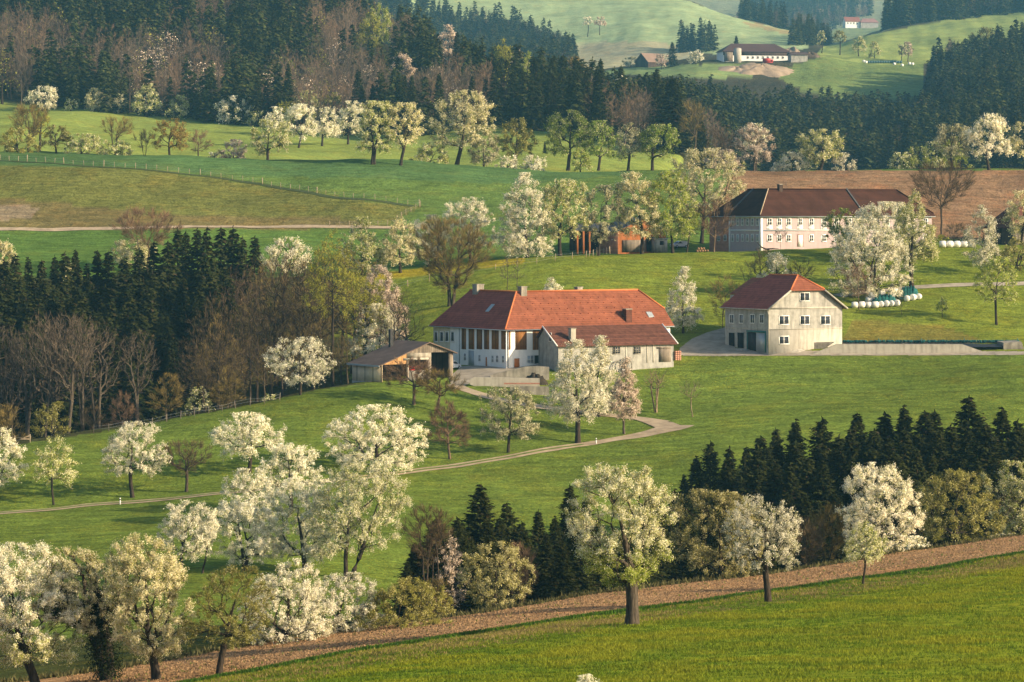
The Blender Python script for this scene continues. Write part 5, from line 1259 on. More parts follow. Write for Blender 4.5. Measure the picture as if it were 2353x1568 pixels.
# ---- cars
def car(u, d, rz, paint, label):
    root = empty('parked_car', tuple(G(u, d)), label, 'car'); root.rotation_euler = (0, 0, rz)
    def mk(name, mb, mat, par=root, smooth=False):
        o = link(bpy.data.objects.new(name, mesh_of(name, mb, mat, smooth=smooth))); o.parent = par; return o
    prof = [(-2.0, .35), (-2.05, .75), (-1.85, .95), (-1.7, 1.45), (-1.4, 1.55), (.1, 1.56), (.55, 1.45), (1.15, 1.0), (1.95, .85), (2.1, .6), (2.05, .35)]
    mb = MB()
    L_ = [(x, -.82 if z < 1.0 else -.66, z) for x, z in prof]; R2_ = [(x, -y, z) for x, y, z in L_]
    mb.poly(L_); mb.poly(R2_[::-1])
    for i in range(len(prof)): j = (i + 1) % len(prof); mb.add([L_[i], R2_[i], R2_[j], L_[j]], [[0, 1, 2, 3]])
    body = mk('body', mb, paint)
    for y in (-1, 1):
        mb = MB(); mb.add([(-1.6, y * .725, 1.02), (.95, y * .76, 1.02), (.45, y * .675, 1.42), (-1.5, y * .675, 1.44)], [[0, 1, 2, 3]]); mk('side_window', mb, M_glass)
    mb = MB(); mb.add([(1.17, -.7, 1.02), (1.17, .7, 1.02), (.6, .6, 1.44), (.6, -.6, 1.44)], [[0, 1, 2, 3]]); mk('windscreen', mb, M_glass)
    mb = MB(); mb.add([(-1.88, -.68, 1.0), (-1.74, -.6, 1.42), (-1.74, .6, 1.42), (-1.88, .68, 1.0)], [[0, 1, 2, 3]]); mk('rear_window', mb, M_glass)
    for x in (-1.3, 1.3):
        for y in (-.74, .74):
            mb = MB(); mb.tube([(x, y - .12, .32), (x, y + .12, .32)], .33, 16); w = mk('wheel', mb, M_rubber)
            mb = MB(); mb.tube([(x, y * 1.0 - .13, .32), (x, y * 1.0 + .13, .32)], .19, 12); mk('rim', mb, M_steel, w)
    for y in (-.58, .58):
        mb = MB(); mb.box((2.02, y - .16, .66), (2.09, y + .16, .80)); mk('headlight', mb, M_trim)
        mb = MB(); mb.box((-2.07, y - .12, .72), (-2.0, y + .12, .92)); mk('tail_light', mb, M_red)
    return root
car(1561, hit(1561, 570, 668), R_(215), M_carpaint, "silver car parked between the orange barn and the manor farmhouse")
car(1037, 538, R_(60), M_carwhite, "white car half hidden behind the right corner of the open shed")
# logs and a fallen branch in front of the manor
g = np.random.default_rng(21)
for i, (u, z) in enumerate(((1602, 0), (1608, 0), (1614, 0), (1620, 0), (1605, .5), (1611, .5), (1617, .5), (1626, 0))):
    c = G(u, 662, .28 + z); mb = MB(); mb.tube([c + [-.05, -1.0, 0], c + [.05, 1.0, 0]], .27 + g.uniform(-.04, .03), 10)
    tag(part('log', mb, M_stone, None), "sawn log in the pile left of the manor farmhouse", 'log', "logs piled left of the manor farmhouse")
mb = MB(); P_ = [G(u, 657, z) for u, z in ((1768, .1), (1758, .35), (1750, .8), (1744, 1.4), (1739, 2.0))]; mb.tube(P_, [.22, .18, .14, .1, .05], 7, (.05, .04, .03)); mb.tube([P_[2], G(1744, 656.6, .55), G(1736, 656, .35)], [.13, .1, .05], 6, (.05, .04, .03)); mb.tube([P_[1], G(1776, 657, .25), G(1790, 657, .12)], [.15, .15, .08], 6, (.05, .04, .03))
tag(part('fallen_branch', mb, M_bark, None), "dead fallen branch on the grass in front of the manor farmhouse", 'branch')
# ---- far farm across the valley
def simple_house(name, label, u0, u1, vb, ve, vr, d, phi, depth, wmat, rmat, hip=3., upper=None, cat='house'):
    K_ = Kpos(u0, d); a_, b_ = frame_dirs(phi); f_ = Face(K_, a_, -b_); L_ = f_.s_of(u1); root = empty(name, (K_[0], K_[1], float(gz(u0, d))), label, cat)
    ze_, zr_, zb_ = zv(ve, d), zv(vr, d), zv(vb, d)
    X = lambda s, m, z: (K_[0] + a_[0] * s + b_[0] * m, K_[1] + a_[1] * s + b_[1] * m, z)
    mb = MB(); mb.prism([X(0, 0, 0)[:2], X(L_, 0, 0)[:2], X(L_, depth, 0)[:2], X(0, depth, 0)[:2]], zb_ - 8, ze_)
    if hip < .1: [mb.poly([X(s, 0, ze_), X(s, depth, ze_), X(s, depth / 2, zr_)]) for s in (.02, L_ - .02)]
    part('wall', mb, wmat, root); o = .8; h = depth / 2
    if upper: mb = MB(); f_.box(mb, -.1, L_ + .1, zv(upper, d), ze_ - .1, 0, .15); part('upper_boards', mb, M_board_dark, root)
    R1_, R2_ = X(hip, h, zr_), X(L_ - hip, h, zr_); c = [X(-o, -o, ze_ - .4), X(L_ + o, -o, ze_ - .4), X(L_ + o, depth + o, ze_ - .4), X(-o, depth + o, ze_ - .4)]
    if hip < .1: R1_, R2_ = X(-o, h, zr_), X(L_ + o, h, zr_)
    mb = MB(); mb.slab([c[0], c[1], R2_, R1_], .3); mb.slab([c[2], c[3], R1_, R2_], .3)
    if hip >= .1: mb.slab([c[3], c[0], R1_], .3); mb.slab([c[1], c[2], R2_], .3)
    part('roof', mb, rmat, root); return f_, root, L_
f_, root, L_ = simple_house('far_farmhouse', "long far farmhouse with a plum-brown roof and a pale round silo, across the valley", 1662, 1814, 142, 116.5, 98.5, 2058, R_(12), 16, M_white, M_farroof, 8, 127)
for k in range(8):
    u = 1716 + k * 11.5; window(f_, f_.rect(u, 130, u + 5, 135), root, M_trim, .25, (1, 0))
panel(f_, f_.rect(1664, 118, 1684, 141), root, M_board_grey, 'barn_boards', .2)
mb = MB(); x = (1695 - UC) / F * 2053; mb.tube([(x, 2053, zv(148, 2053)), (x, 2053, zv(112, 2053))], 2.5, 20); mb.tube([(x, 2053, zv(112, 2053)), (x, 2053, zv(110.5, 2053))], [2.5, 1.2], 20); tag(part('silo', mb, M_greylight, None, smooth=False), "round pale silo in front of the far plum-roofed farmhouse", 'silo')
mb = MB(); x = (1763 - UC) / F * 2050; z0 = float(gz(1763, 2050)); mb.box((x - 3, 2049, z0 + .6), (x + 2.2, 2051.5, z0 + 3.2)); mb.box((x + 2.2, 2049.2, z0 + .6), (x + 4, 2051.3, z0 + 2.4)); mb.box((x - 2.8, 2049.1, z0), (x + 3.6, 2051.2, z0 + .6)); tag(part('red_tractor', mb, M_red, None), "red farm vehicle parked at the far farmhouse", 'tractor')
simple_house('far_shed', "low grey shed at the right end of the far farmhouse", 1818, 1856, 143, 124, 119, 2052, R_(10), 9, M_grey, M_farroof, .0, 126, cat='shed')
simple_house('far_barn', "old barn with a pale brown roof left of the far farmhouse", 1489, 1529, 154, 141, 121, 2085, R_(38), 13, M_board_dark, surf("faded_brown_tiles", (.22, .15, .115), .9, .12, .2), .0, cat='barn')
f_, root, L_ = simple_house('distant_house', "distant white house with a bright red roof in the haze at the top right", 1943, 1976, 63, 49, 38.5, 4300, R_(14), 12, M_white, M_tile_red, .0)
for k in range(4): window(f_, f_.rect(1947 + k * 7, 52, 1949.5 + k * 7, 56), root, M_trim, .2, (0, 0))
simple_house('distant_wing', "long low brown-roofed wing beside the distant red-roofed house", 1978, 2018, 64, 51, 42, 4302, R_(6), 14, M_grey, surf("dull_red_tiles", (.26, .13, .11), .9, .12, .2), 4., cat='building')
# earth heaps by the far farm
def heap(u, d, rx, ry, h, mat, label, kind=None, seed=1, name='earth_heap'):
    g = np.random.default_rng(seed); c = G(u, d); N, Q = 40, 12; rr = np.linspace(0, 1, Q); th = np.linspace(0, 6.283, N, endpoint=False)
    nz = [(g.uniform(2, 9), g.uniform(0, 6.28), g.uniform(1, 4)) for _ in range(6)]
    V = []
    for r in rr:
        for a_ in th:
            w = 1 + .14 * sum(math.sin(k * a_ + p + r * q) for k, p, q in [(round(x), y, z) for x, y, z in nz]) / 2
            x, y = c[0] + math.cos(a_) * r * rx * w, c[1] + math.sin(a_) * r * ry * w
            V.append([x, y, float(gz(x / y * F + UC, y)) - .8 + h * max(0, 1 - r ** 2.2) * w + g.normal(0, .09) * h * (r < .98)])
    ii = np.arange(Q * N).reshape(Q, N); q = np.roll(ii, -1, 1); mb = MB(); mb.add(V, np.stack([ii[:-1], ii[1:], q[1:], q[:-1]], -1).reshape(-1, 4))
    o = part(name, mb, mat, None, smooth=True); return tag(o, label, None if kind else 'heap', None, kind)
heap(1752, 2015, 22, 22, 4.2, M_earth, None, 'structure', 2, 'earth_bank')
heap(1690, 2015, 14, 16, 2.6, M_earth, None, 'structure', 6, 'earth_bank')
heap(1862, 2085, 8, 6, 3.6, surf("rubble", (.12, .085, .055), 1, .5, .4, .3, .8), "brown heap of roots and rubble right of the far farmhouse", None, 3)
heap(1818, 2250, 8, 8, 4.5, M_earth, "dark earth heap behind the far shed", None, 4)
me_net = None
for u in np.linspace(1996, 2070, 14): bale(u, 146, 2075, 0, "teal wrapped bale in the long row on the far meadow", "row of teal bales on the far meadow", 0, 1.5, None).data = bale_me
M_film2 = surf("teal_film", (.03, .085, .09), .4, .2, .8, spec=.4); bale_teal = bale_me.copy(); bale_teal.materials.clear(); bale_teal.materials.append(M_film2)
for o in bpy.data.objects:
    if o.get('group') == "row of teal bales on the far meadow": o.data = bale_teal
for u, v in ((1985, 144), (2055, 150), (2073, 153), (1990, 146), (2090, 149), (2097, 150)): bale(u, v, 2070, .5, "white wrapped bale near the teal row on the far meadow", "white bales on the far meadow", 0, 1.4)
# ---- fences
def fence(pts, n, h, label, mat=M_wood, r=.06, big=(), jit=.3):
    W = np.array([G(u, hit(u, v, d) if v else d) for u, v, d in pts]); s = np.concatenate([[0], np.cumsum(np.linalg.norm(np.diff(W[:, :2], axis=0), axis=1))])
    g = np.random.default_rng(int(abs(pts[0][0])) + n); q = np.linspace(0, s[-1], n); root = empty('wire_fence', tuple(W[0]), label, 'fence'); tops = []
    for i, x in enumerate(q):
        X = np.interp(x, s, W[:, 0]) + g.normal(0, .05); Y = np.interp(x, s, W[:, 1]); z = float(gz(X / Y * F + UC, Y)); hh = h * g.uniform(.85, 1.15); rr = r * (1.8 if i in big else g.uniform(.8, 1.2)); hh *= 1.25 if i in big else 1
        tl = g.normal(0, .06, 2); mb = MB(); mb.tube([(X, Y, z - .4), (X + tl[0] * hh, Y + tl[1] * hh, z + hh)], rr, 6); part('post', mb, mat, root); tops.append((X + tl[0] * hh * .8, Y, z + hh * .8))
    mb = MB(); mb.tube(np.array(tops), .012, 3); mb.tube(np.array(tops) - [0, 0, h * .35], .012, 3); part('wire', mb, M_steel, root)
    return root
fence([(-20, 368, 760), (160, 378, 758), (271, 385, 757), (461, 403, 750), (574, 419, 742), (683, 437, 735), (810, 456, 727), (927, 470, 722), (964, 475, 720)], 44, 1.25, "long wire fence on thin posts crossing the far rough pasture", big=(4, 8, 12, 21, 27, 33, 43))
fence([(966, 475, 720), (940, 490, 714), (912, 507, 708)], 6, 1.3, "short fence piece running down from the end of the long pasture fence")
fence([(852, 690, 612), (905, 668, 625), (947, 655, 632), (1030, 640, 636), (1090, 629, 638), (1184, 614, 643), (1260, 603, 646), (1344, 592, 650), (1414, 582, 653), (1470, 577, 655)], 22, 1.45, "wire fence with pale posts along the crest under the blossoming row", big=(18, 19, 20, 21), r=.075)
fence([(215, 997, 488), (300, 983, 491), (400, 966, 495), (480, 951, 498), (565, 935, 502), (640, 922, 505)], 14, 1.3, "dark wire fence between the meadow and the brown wood", mat=M_board_grey)
fence([(758, 521, 704), (800, 520, 704), (880, 519, 705), (1000, 520, 706)], 12, 1.3, "fence beside the country road above the wood")
root = empty('field_gate', tuple(G(50, 486)), "weathered wooden field gate with crossed braces at the left end of the wood", 'gate'); gp = [G(u, 482) for u in (34, 69)]
for p in gp: mb = MB(); mb.tube([p + [0, 0, -.3], p + [0, 0, 1.35]], .08, 6); part('gate_post', mb, M_wood, root)
mb = MB(); mb.tube([gp[0] + [0, 0, 1.1], gp[1] + [0, 0, .5]], .05, 5); mb.tube([gp[0] + [0, 0, .4], gp[1] + [0, 0, 1.15]], .05, 5); mb.tube([gp[0] + [0, 0, .6], gp[1] + [0, 0, .62]], .05, 5); part('braces', mb, M_wood, root)
for u, v, d, l in ((276, 1156, 436, "white marker post beside the lower track, the left one"), (905, 1088, 455, "white marker post beside the lower track under the very broad white tree"), (1370, 1018, 480, "white marker post beside the lower track near the bend")):
    p = G(u, hit(u, v, d) - 1.2); mb = MB(); mb.box((p[0] - .09, p[1] - .06, p[2] - .3), (p[0] + .09, p[1] + .06, p[2] + .95)); o = tag(part('marker_post', mb, M_trim, None), l, 'post')
    mb = MB(); mb.box((p[0] - .1, p[1] - .07, p[2] + .62), (p[0] + .1, p[1] + .07, p[2] + .78)); part('band', mb, M_black, o)
# ------------------------------------------------------------------ woods
SP = []      # spruces near enough to show their boughs
for k in range(6):
    w, c = spruce(500 + k, 20.0, 4.3 + .45 * (k % 3), 46, 10, 11, .70, (.85, .95, .75)[k % 3], .05)
    SP.append((mbmesh('trunk', w, M_bark), mbmesh('crown', c, M_needle)))
SM = []      # middle distance
for k in range(5):
    w, c = spruce(540 + k, 20.0, 3.7 + .3 * (k % 3), 32, 8, 6, 1.15, .85, .11)
    SM.append((mbmesh('trunk', w, M_bark), mbmesh('crown', c, M_needle), w, c))
SF = []      # far
for k in range(5):
    w, c = spruce(560 + k, 20.0, 3.2 + .35 * (k % 3), 18, 6, 3, 1.9, .85, .2)
    SF.append((None, None, w, c))
def bare_set(kind, env, seed, n, nl, px, **kw):
    r = []
    for k in range(n):
        w, c, _ = make_tree(seed + k, 18.0, 10.0 + 1.5 * (k % 3), .30, env, kind, px, nl, **kw); r.append((mbmesh('trunk', w, M_bark), mbmesh('crown', c, M_twig if kind in TWIGGY else M_leaf), w, c))
    return r
BT = {'bare': bare_set('bare', 'tall', 600, 3, 1500, .075), 'pale': bare_set('pale', 'vase', 610, 3, 900, .075, stems=2), 'willow': bare_set('willow', 'tall', 620, 3, 1700, .078), 'rust': bare_set('rust', 'round', 630, 2, 1400, .075)}
FT = {'pale': bare_set('pale', 'tall', 640, 3, 430, .14), 'rust': bare_set('rust', 'tall', 650, 3, 430, .14), 'yellow': bare_set('yellow', 'tall', 660, 3, 260, .2), 'pink': bare_set('pink', 'tall', 670, 3, 260, .2), 'gwhite': bare_set('gwhite', 'dome', 680, 2, 260, .2), 'white': bare_set('white', 'dome', 690, 2, 260, .2), 'lime': bare_set('lime', 'tall', 695, 2, 240, .2)}
def put(name, ms, u, d, H, base, label, group, cat='tree', wide=1.0, g=rng):
    s = H / base; r = add_tree(name, G(u, d), [('trunk', ms[0]), ('crown', ms[1])], label, cat, group, (s * wide, s * wide, s), g.uniform(0, 6.28)); return r
def spr_px(u, vtop, d, ms, label, group, name='spruce_tree', wide=1.0):
    H = (float(gv(u, d)) - vtop) * d / F; return put(name, ms, u, d, H, 20.0, label, group, wide=wide)
g = np.random.default_rng(31)
# right-hand spruce stand behind the strip
GR = "dark spruces of the stand at the lower right"; LR = "dark spruce in the dense stand behind the ploughed strip at the lower right"
back = [(1572,1090),(1600,1050),(1634,1015),(1675,1028),(1715,1026),(1750,1004),(1784,986),(1829,966),(1891,961),(1930,1000),(1969,948),(2000,1000),(2031,950),(2078,935),(2125,944),(2150,942),(2190,1000),(2231,912),(2262,985),(2302,940),(2338,965),(2375,940),(2420,960)]
for i, (u, v) in enumerate(back): spr_px(u, v, g.uniform(392, 412), SP[i % 6], LR, GR, wide=1.4 * g.uniform(.85, 1.2))
mid = [(1542,1164),(1590,1120),(1620,1105),(1660,1098),(1700,1090),(1740,1074),(1775,1060),(1815,1066),(1850,1050),(1886,1045),(1924,1030),(1960,1045),(1995,1060),(2030,1040),(2065,1050),(2105,1030),(2140,1045),(2175,1060),(2215,1040),(2250,1050),(2290,1045),(2330,1050),(2370,1040)]
for i, (u, v) in enumerate(mid): spr_px(u + g.uniform(-6, 6), v + g.uniform(-8, 25), g.uniform(362, 388), SP[(i * 5 + 1) % 6], LR, GR, wide=1.4 * g.uniform(.85, 1.2))
for i in range(30):
    u = 1500 + i * 29 + g.uniform(-12, 12); spr_px(u, g.uniform(1120, 1200), float(np.interp(u, [1474, 1800, 2353], [315, 335, 368])) + g.uniform(-6, 14), SP[(i * 5 + 3) % 6], LR, GR, wide=1.4 * g.uniform(.85, 1.2))
for i in range(30):
    u = 1600 + i * 28 + g.uniform(-12, 12); spr_px(u, float(np.interp(u, [1600, 1700, 1850, 2353], [1100, 1050, 1010, 985])) + g.uniform(-15, 40), g.uniform(380, 402), SP[(i * 5 + 2) % 6], LR, GR, wide=1.5 * g.uniform(.85, 1.2))
GC = "small spruces left of the big foreground tree"; LCn = "dark spruce in the small group left of the big foreground tree"
for i, (u, v, d) in enumerate([(1104,1113,318),(1170,1156,322),(1148,1190,312),(1238,1172,325),(1200,1200,312),(1275,1188,322),(1309,1116,330),(1345,1150,328),(1255,1225,308),(1330,1215,312),(1062,1200,312),(1080,1235,306),(1120,1230,308),(958,1260,302),(935,1290,300),(1036,1258,304),(1375,1190,325),(1400,1230,315),(1440,1215,320),(1485,1200,318),(1520,1190,322),(1290,1260,303),(1180,1262,303)]):
    spr_px(u, v, d, SP[(i * 5) % 6], LCn, GC, wide=1.5 * g.uniform(.85, 1.15) if i else 1.75)
for i in range(24):
    u = 950 + i * 24 + g.uniform(-10, 10); spr_px(u, g.uniform(1185, 1270), g.uniform(300, 326), SP[(i * 5 + 4) % 6], LCn, GC, wide=1.6 * g.uniform(.85, 1.15))
# left wood
GL = "dark spruces of the wood on the left"; LL = "dark spruce in the shaded wood on the left, below the country road"
lt = [(-30,600),(8,596),(35,588),(65,593),(95,600),(125,588),(150,580),(173,574),(200,606),(224,577),(249,574),(285,590),(320,570),(352,560),(385,556),(409,523),(428,529),(453,528),(474,527),(507,522),(535,519),(558,546),(585,543)]
for i, (u, v) in enumerate(lt): spr_px(u, v + g.uniform(-3, 3), g.uniform(585, 618), SM[i % 5], LL, GL, wide=1.15 * g.uniform(.85, 1.2))
for r_, (dlo, dhi, vlo, vhi, n, umax) in enumerate(((572, 590, 615, 660, 24, 560), (556, 574, 650, 720, 24, 520), (544, 558, 700, 790, 22, 420), (535, 546, 760, 860, 18, 330))):
    for i in range(n): spr_px(-60 + i * (umax + 60) / n + g.uniform(-10, 10), g.uniform(vlo, vhi), g.uniform(dlo, dhi), SM[(i + r_) % 5], LL, GL, wide=1.2 * g.uniform(.85, 1.2))
# bare trees in front of and right of the spruces
GB = "bare brown trees of the wood between the spruces and the barn"; LB = "bare brown tree in the tangled wood between the left spruces and the barn"
def bare_px(kind, u, vtop, d, i, label, group, wide=1.0):
    ms = BT[kind][i % len(BT[kind])]; H = (float(gv(u, d)) - vtop) * d / F; return put('bare_tree', ms, u, d, H, 18.0, label, group, wide=wide)
for i, (u, v, k) in enumerate([(498,662,'bare'),(520,640,'willow'),(548,600,'bare'),(565,640,'rust'),(590,592,'bare'),(612,600,'willow'),(635,580,'bare'),(655,556,'bare'),(680,590,'willow'),(702,576,'bare'),(725,590,'bare'),(742,560,'willow'),(785,590,'willow'),(808,580,'willow'),(470,700,'bare'),(500,720,'willow'),(530,705,'bare'),(560,700,'willow'),(590,690,'bare'),(622,690,'willow'),(655,680,'bare'),(690,690,'willow'),(720,680,'willow'),(845,640,'bare'),(860,600,'willow'),(905,660,'bare'),(930,670,'bare')]):
    bare_px(k, u, v, g.uniform(560, 595) if v < 660 else g.uniform(543, 562), i, LB, GB, .9)
for i, (u, v, k) in enumerate([(440,780,'bare'),(470,790,'willow'),(505,775,'bare'),(540,780,'willow'),(575,770,'bare'),(610,790,'willow'),(650,760,'bare'),(720,770,'willow'),(745,760,'bare'),(785,770,'willow'),(800,740,'willow')]):
    bare_px(k, u, v, g.uniform(526, 545), i, LB, GB, .9)
GP = "pale bare trees at the foot of the left wood"; LP = "tall pale bare tree with many upright limbs at the foot of the left wood"
for i, (u, v, d) in enumerate([(98,720,515),(130,725,518),(152,716,514),(192,728,516),(60,745,520),(225,740,522),(-10,740,520),(30,760,524)]): bare_px('pale', u, v, d, i, LP, GP, .8)
bare_px('pale', 317, 760, 512, 1, "solitary bare tree with a pinkish trunk at the wood edge above the meadow", None, .75)
t('rust','bush',285,None,506,900,984,248,320,"reddish brown bush at the edge of the left wood",stems=4)
t('willow','dome',380,None,500,862,945,345,424,"olive-brown spreading shrub tree at the wood edge by the dark fence",trunk_r=.14)
t('willow','tall',521,None,503,845,930,480,560,"pointed olive-brown shrub tree at the wood edge",stems=2,trunk_r=.1)
t('gwhite','bush',455,None,503,890,952,428,492,"sparse budding shrub on the wood edge beside the fence",dens=.35)
t('willow','bush',18,None,494,930,1022,-30,62,"rounded olive bush at the left end of the wood edge",stems=4)
t('olive','dome',118,None,493,925,1000,80,165,"yellowish olive bush tree at the wood edge",dens=.6)
t('gwhite','bush',618,None,505,905,926,600,640,"tiny budding shrub at the right end of the dark fence",dens=.5)
t('bare','bush',215,None,508,935,990,180,250,"dark bare bush at the foot of the pale bare trees",stems=4)
t('yellow','round',840,None,556,640,770,800,890,"fresh yellow-green bush tree beside the pinkish white one",dens=.45)
# white blossoms peeping out of the left spruces
t('cream','round',315,None,648,552,640,246,352,"white blossoming crowns peeping over the left spruces")
t('cream','tall',10,None,648,548,660,-20,36,"cream blossoming tree at the left edge behind the spruces")
t('cream','tall',160,None,640,600,690,142,182,"small white blossoms between the left spruces")
t('rust','vase',335,None,640,480,570,258,420,"spreading reddish bare tree behind the left spruces, below the road",stems=3)
t('white','dome',655,None,612,546,620,602,716,"pale blossoming crown above the brown bare trees")
# pines and special trees
sp1 = SM[0]
o = spr_px(1545, 178, 1085, SP[1], "great dark round-topped pine standing out beyond the far crest", None, 'pine_tree', 1.9)
o = spr_px(1612, 278, 1080, SP[2], "small dark cone-shaped conifer right of the great pine", None, 'pine_tree', 1.2)
o = spr_px(1252, 325, 1000, SP[0], "small dark conifer behind the biggest fresh green tree", None, 'spruce_tree', 1.3)
# ---- wooded hill on the left and the valley woods: nearest and tallest as trees, the mass as one wood
def scatter(poly, dlo, dhi, spacing, seed, umin=-440, umax=2790):
    g = np.random.default_rng(seed); out = []
    xs = np.array([p[0] for p in poly]); u0, u1 = max(xs.min(), umin), min(xs.max(), umax)
    d = dlo
    while d < dhi:
        du = spacing * F / d; us = np.arange(u0, u1, du) + g.uniform(-.4, .4, len(np.arange(u0, u1, du))) * du; ds = np.clip(d + g.uniform(-.5, .5, len(us)) * spacing, dlo, dhi)
        v = gv(np.clip(us, UG[0], UG[-1]), ds); k = inpoly(us, v, poly); out += list(zip(us[k], ds[k], v[k])); d += spacing
    return out
stuff = {'spruce': MB(), 'bare': MB()}
def merge(key, tpl, u, d, s, wide, rz, tint=1.0, both=False):
    ca, sa_ = math.cos(rz), math.sin(rz); p = G(u, d)
    for mbt in ([tpl[3], tpl[2]] if both else [tpl[3]]):
        off = 0
        for V, Fa, C in zip(mbt.V, mbt.F, mbt.C):
            V2 = np.stack([(V[:, 0] * ca - V[:, 1] * sa_) * s * wide, (V[:, 0] * sa_ + V[:, 1] * ca) * s * wide, V[:, 2] * s], 1) + p
            if len(Fa) and Fa.shape[1] == 4 and Fa.max() - off < len(V): stuff[key].add(V2, Fa - off, C * tint)
            off += len(V)
ind = {'spruce': 0, 'bare': 0}
HG = "trees on the edge of the wooded hill at the upper left"
def wood(poly, dlo, dhi, spacing, seed, mix, Hs, Hb, indiv=None, cap=0):
    g = np.random.default_rng(seed); pts = scatter(poly, dlo, dhi, spacing, seed)
    n = 0
    fr = [math.sin(1.7), 0]
    for u, d, v in sorted(pts, key=lambda q: q[1]):
        # stands of one kind: the mix drifts over the hill
        f = .5 + .5 * math.sin(u * .011 + d * .012 + seed) * math.sin(d * .017 - u * .006 + 2 * seed) + g.normal(0, .12)
        if seed == 41:
            f += float(np.clip((95 - v) / 200, -.12, .4)) + (.35 if u > 1060 else 0)
            if (818 < u < 908 and 95 < v < 185) or (884 < u < 962 and 185 < v < 265) or (1015 < u < 1058 and 160 < v < 215): continue
        kind = 'spruce' if f > mix else g.choice(['pale', 'rust', 'pale', 'rust', 'yellow', 'pink'] if g.uniform() < .3 else ['pale', 'rust'])
        if kind == 'spruce':
            H = Hs * g.uniform(.72, 1.18)
            if indiv and n < cap and g.uniform() < .8:
                put('spruce_tree', SM[g.integers(5)], u, d, H, 20.0, indiv[0], indiv[1], g=g); n += 1
            else: merge('spruce', SF[g.integers(5)], u, d, H / 20, g.uniform(.95, 1.2), g.uniform(0, 6.28), g.uniform(.6, 1.75))
        else:
            H = Hb * g.uniform(.75, 1.15); k = FT[kind][g.integers(len(FT[kind]))]
            merge('bare', k, u, d, H / 18, g.uniform(.8, 1.0), g.uniform(0, 6.28), g.uniform(.8, 1.15), True)
hill = [(-440, 232), (0, 240), (300, 264), (550, 288), (700, 302), (850, 314), (1000, 312), (1150, 297), (1270, 306), (1420, 338), (1556, 352), (1570, 320), (1450, 285), (1300, 250), (1150, 200), (1000, 140), (900, 90), (750, -20), (600, -120), (-440, -200)]
wood(hill, 1085, 1720, 8.5, 41, .46, 23, 19, ("dark spruce on the wooded hill at the upper left, near its lower edge", "spruces along the lower edge of the wooded hill"), 62)
valley = [(1380, 330), (1480, 300), (1600, 278), (1700, 286), (1850, 292), (2000, 300), (2100, 302), (2130, 250), (2200, 230), (2353, 205), (2790, 170), (2790, 430), (1690, 440), (1600, 352), (1500, 360)]
wood(valley, 1290, 1830, 8.5, 43, .16, 24, 17)
wood([(2125, 240), (2140, 175), (2200, 165), (2353, 130), (2790, 90), (2790, 260), (2353, 230)], 1790, 2010, 8, 44, .1, 23, 17)
# far woods
wood([(985, 45), (1060, 52), (1150, 66), (1240, 95), (1325, 150), (1325, 175), (1200, 190), (1000, 160), (850, 160), (850, 40)], 2150, 3150, 12, 46, .14, 24, 18)
wood([(850, -30), (1000, -40), (1000, 25), (850, 30)], 2600, 3300, 13, 47, .2, 24, 18)
wood([(2035, 84), (2060, 72), (2100, 64), (2200, 47), (2353, 30), (2790, 0), (2790, -60), (2353, -40), (2100, 10), (2035, 40)], 2640, 3150, 10, 48, .14, 27, 22)
wood([(1560, 112), (1600, 96), (1650, 92), (1650, 118), (1565, 122)], 2250, 2600, 9, 49, .3, 22, 16)
wood([(1815, 104), (1830, 86), (1905, 84), (1912, 106)], 2350, 2720, 9, 50, .25, 20, 15)
wood([(1680, 90), (1720, 20), (1990, -20), (2010, 40), (1935, 62), (1860, 84), (1760, 78)], 3000, 5100, 17, 51, .3, 26, 22)
wood([(1560, -5), (1690, 25), (1690, -30), (1560, -30)], 2950, 3300, 11, 52, .3, 25, 20)
tag(part('spruce_wood', stuff['spruce'], M_needle, None), "dense dark spruce woods covering the far hillsides", kind='stuff')
tag(part('bare_wood', stuff['bare'], M_twig, None), "bare brown and budding trees among the far spruce woods", kind='stuff')
# standing-out trees on the hill and round the far farm
T = t
T('pink','tall',922,None,1330,118,190,888,952,"pinkish white cherry in the middle of the wooded hill",name='blossoming_tree')
T('pink','round',962,None,1470,66,110,946,985,"white cherry near the ridge of the wooded hill")
T('pink','tall',1030,None,1420,58,130,1012,1056,"tall white cherry near the right ridge of the wooded hill")
T('lime','tall',862,None,1500,5,90,838,900,"yellow-green tree near the ridge of the wooded hill, left of a dark spruce")
T('yellow','tall',845,None,1480,30,110,826,880,"golden green tree below the ridge of the wooded hill")
T('yellow','round',515,None,1290,178,225,492,545,"yellow bush tree low on the wooded hill")
T('yellow','round',112,None,1400,98,150,92,138,"yellow tree in the left of the wooded hill")
T('orange','round',332,None,1440,38,90,316,352,"orange budding tree high on the wooded hill")
T('lime','tall',640,None,1330,132,190,620,662,"pale green birch on the wooded hill, left one of the trio")
T('lime','tall',665,None,1320,140,200,652,686,"pale green birch on the wooded hill, middle one of the trio")
T('lime','tall',712,None,1320,150,215,698,730,"pale green birch on the wooded hill, right one of the trio")
T('pale','vase',985,None,1170,162,270,940,1042,"big pale fan-shaped bare tree at the right foot of the wooded hill",stems=3)
T('pale','round',1052,None,1200,160,230,1030,1076,"grey bare tree right of the big fan-shaped one")
T('pale','vase',60,None,1262,128,225,20,102,"grey bare tree with a broad crown above the far forest edge",stems=2)
T('yellow','tall',1158,None,1275,92,150,1140,1180,"yellow-green tree on the falling ridge of the wooded hill")
T('lime','tall',1212,None,1262,118,175,1198,1232,"lime green tree lower on the falling ridge")
T('pink','tall',1190,None,1270,112,165,1174,1206,"white cherry on the falling ridge of the wooded hill")
T('orange','tall',1318,None,1235,128,190,1298,1344,"golden tree at the lower end of the falling ridge")
T('white','round',1424,None,1240,176,205,1410,1436,"small white cherry among the spruces at the valley mouth")
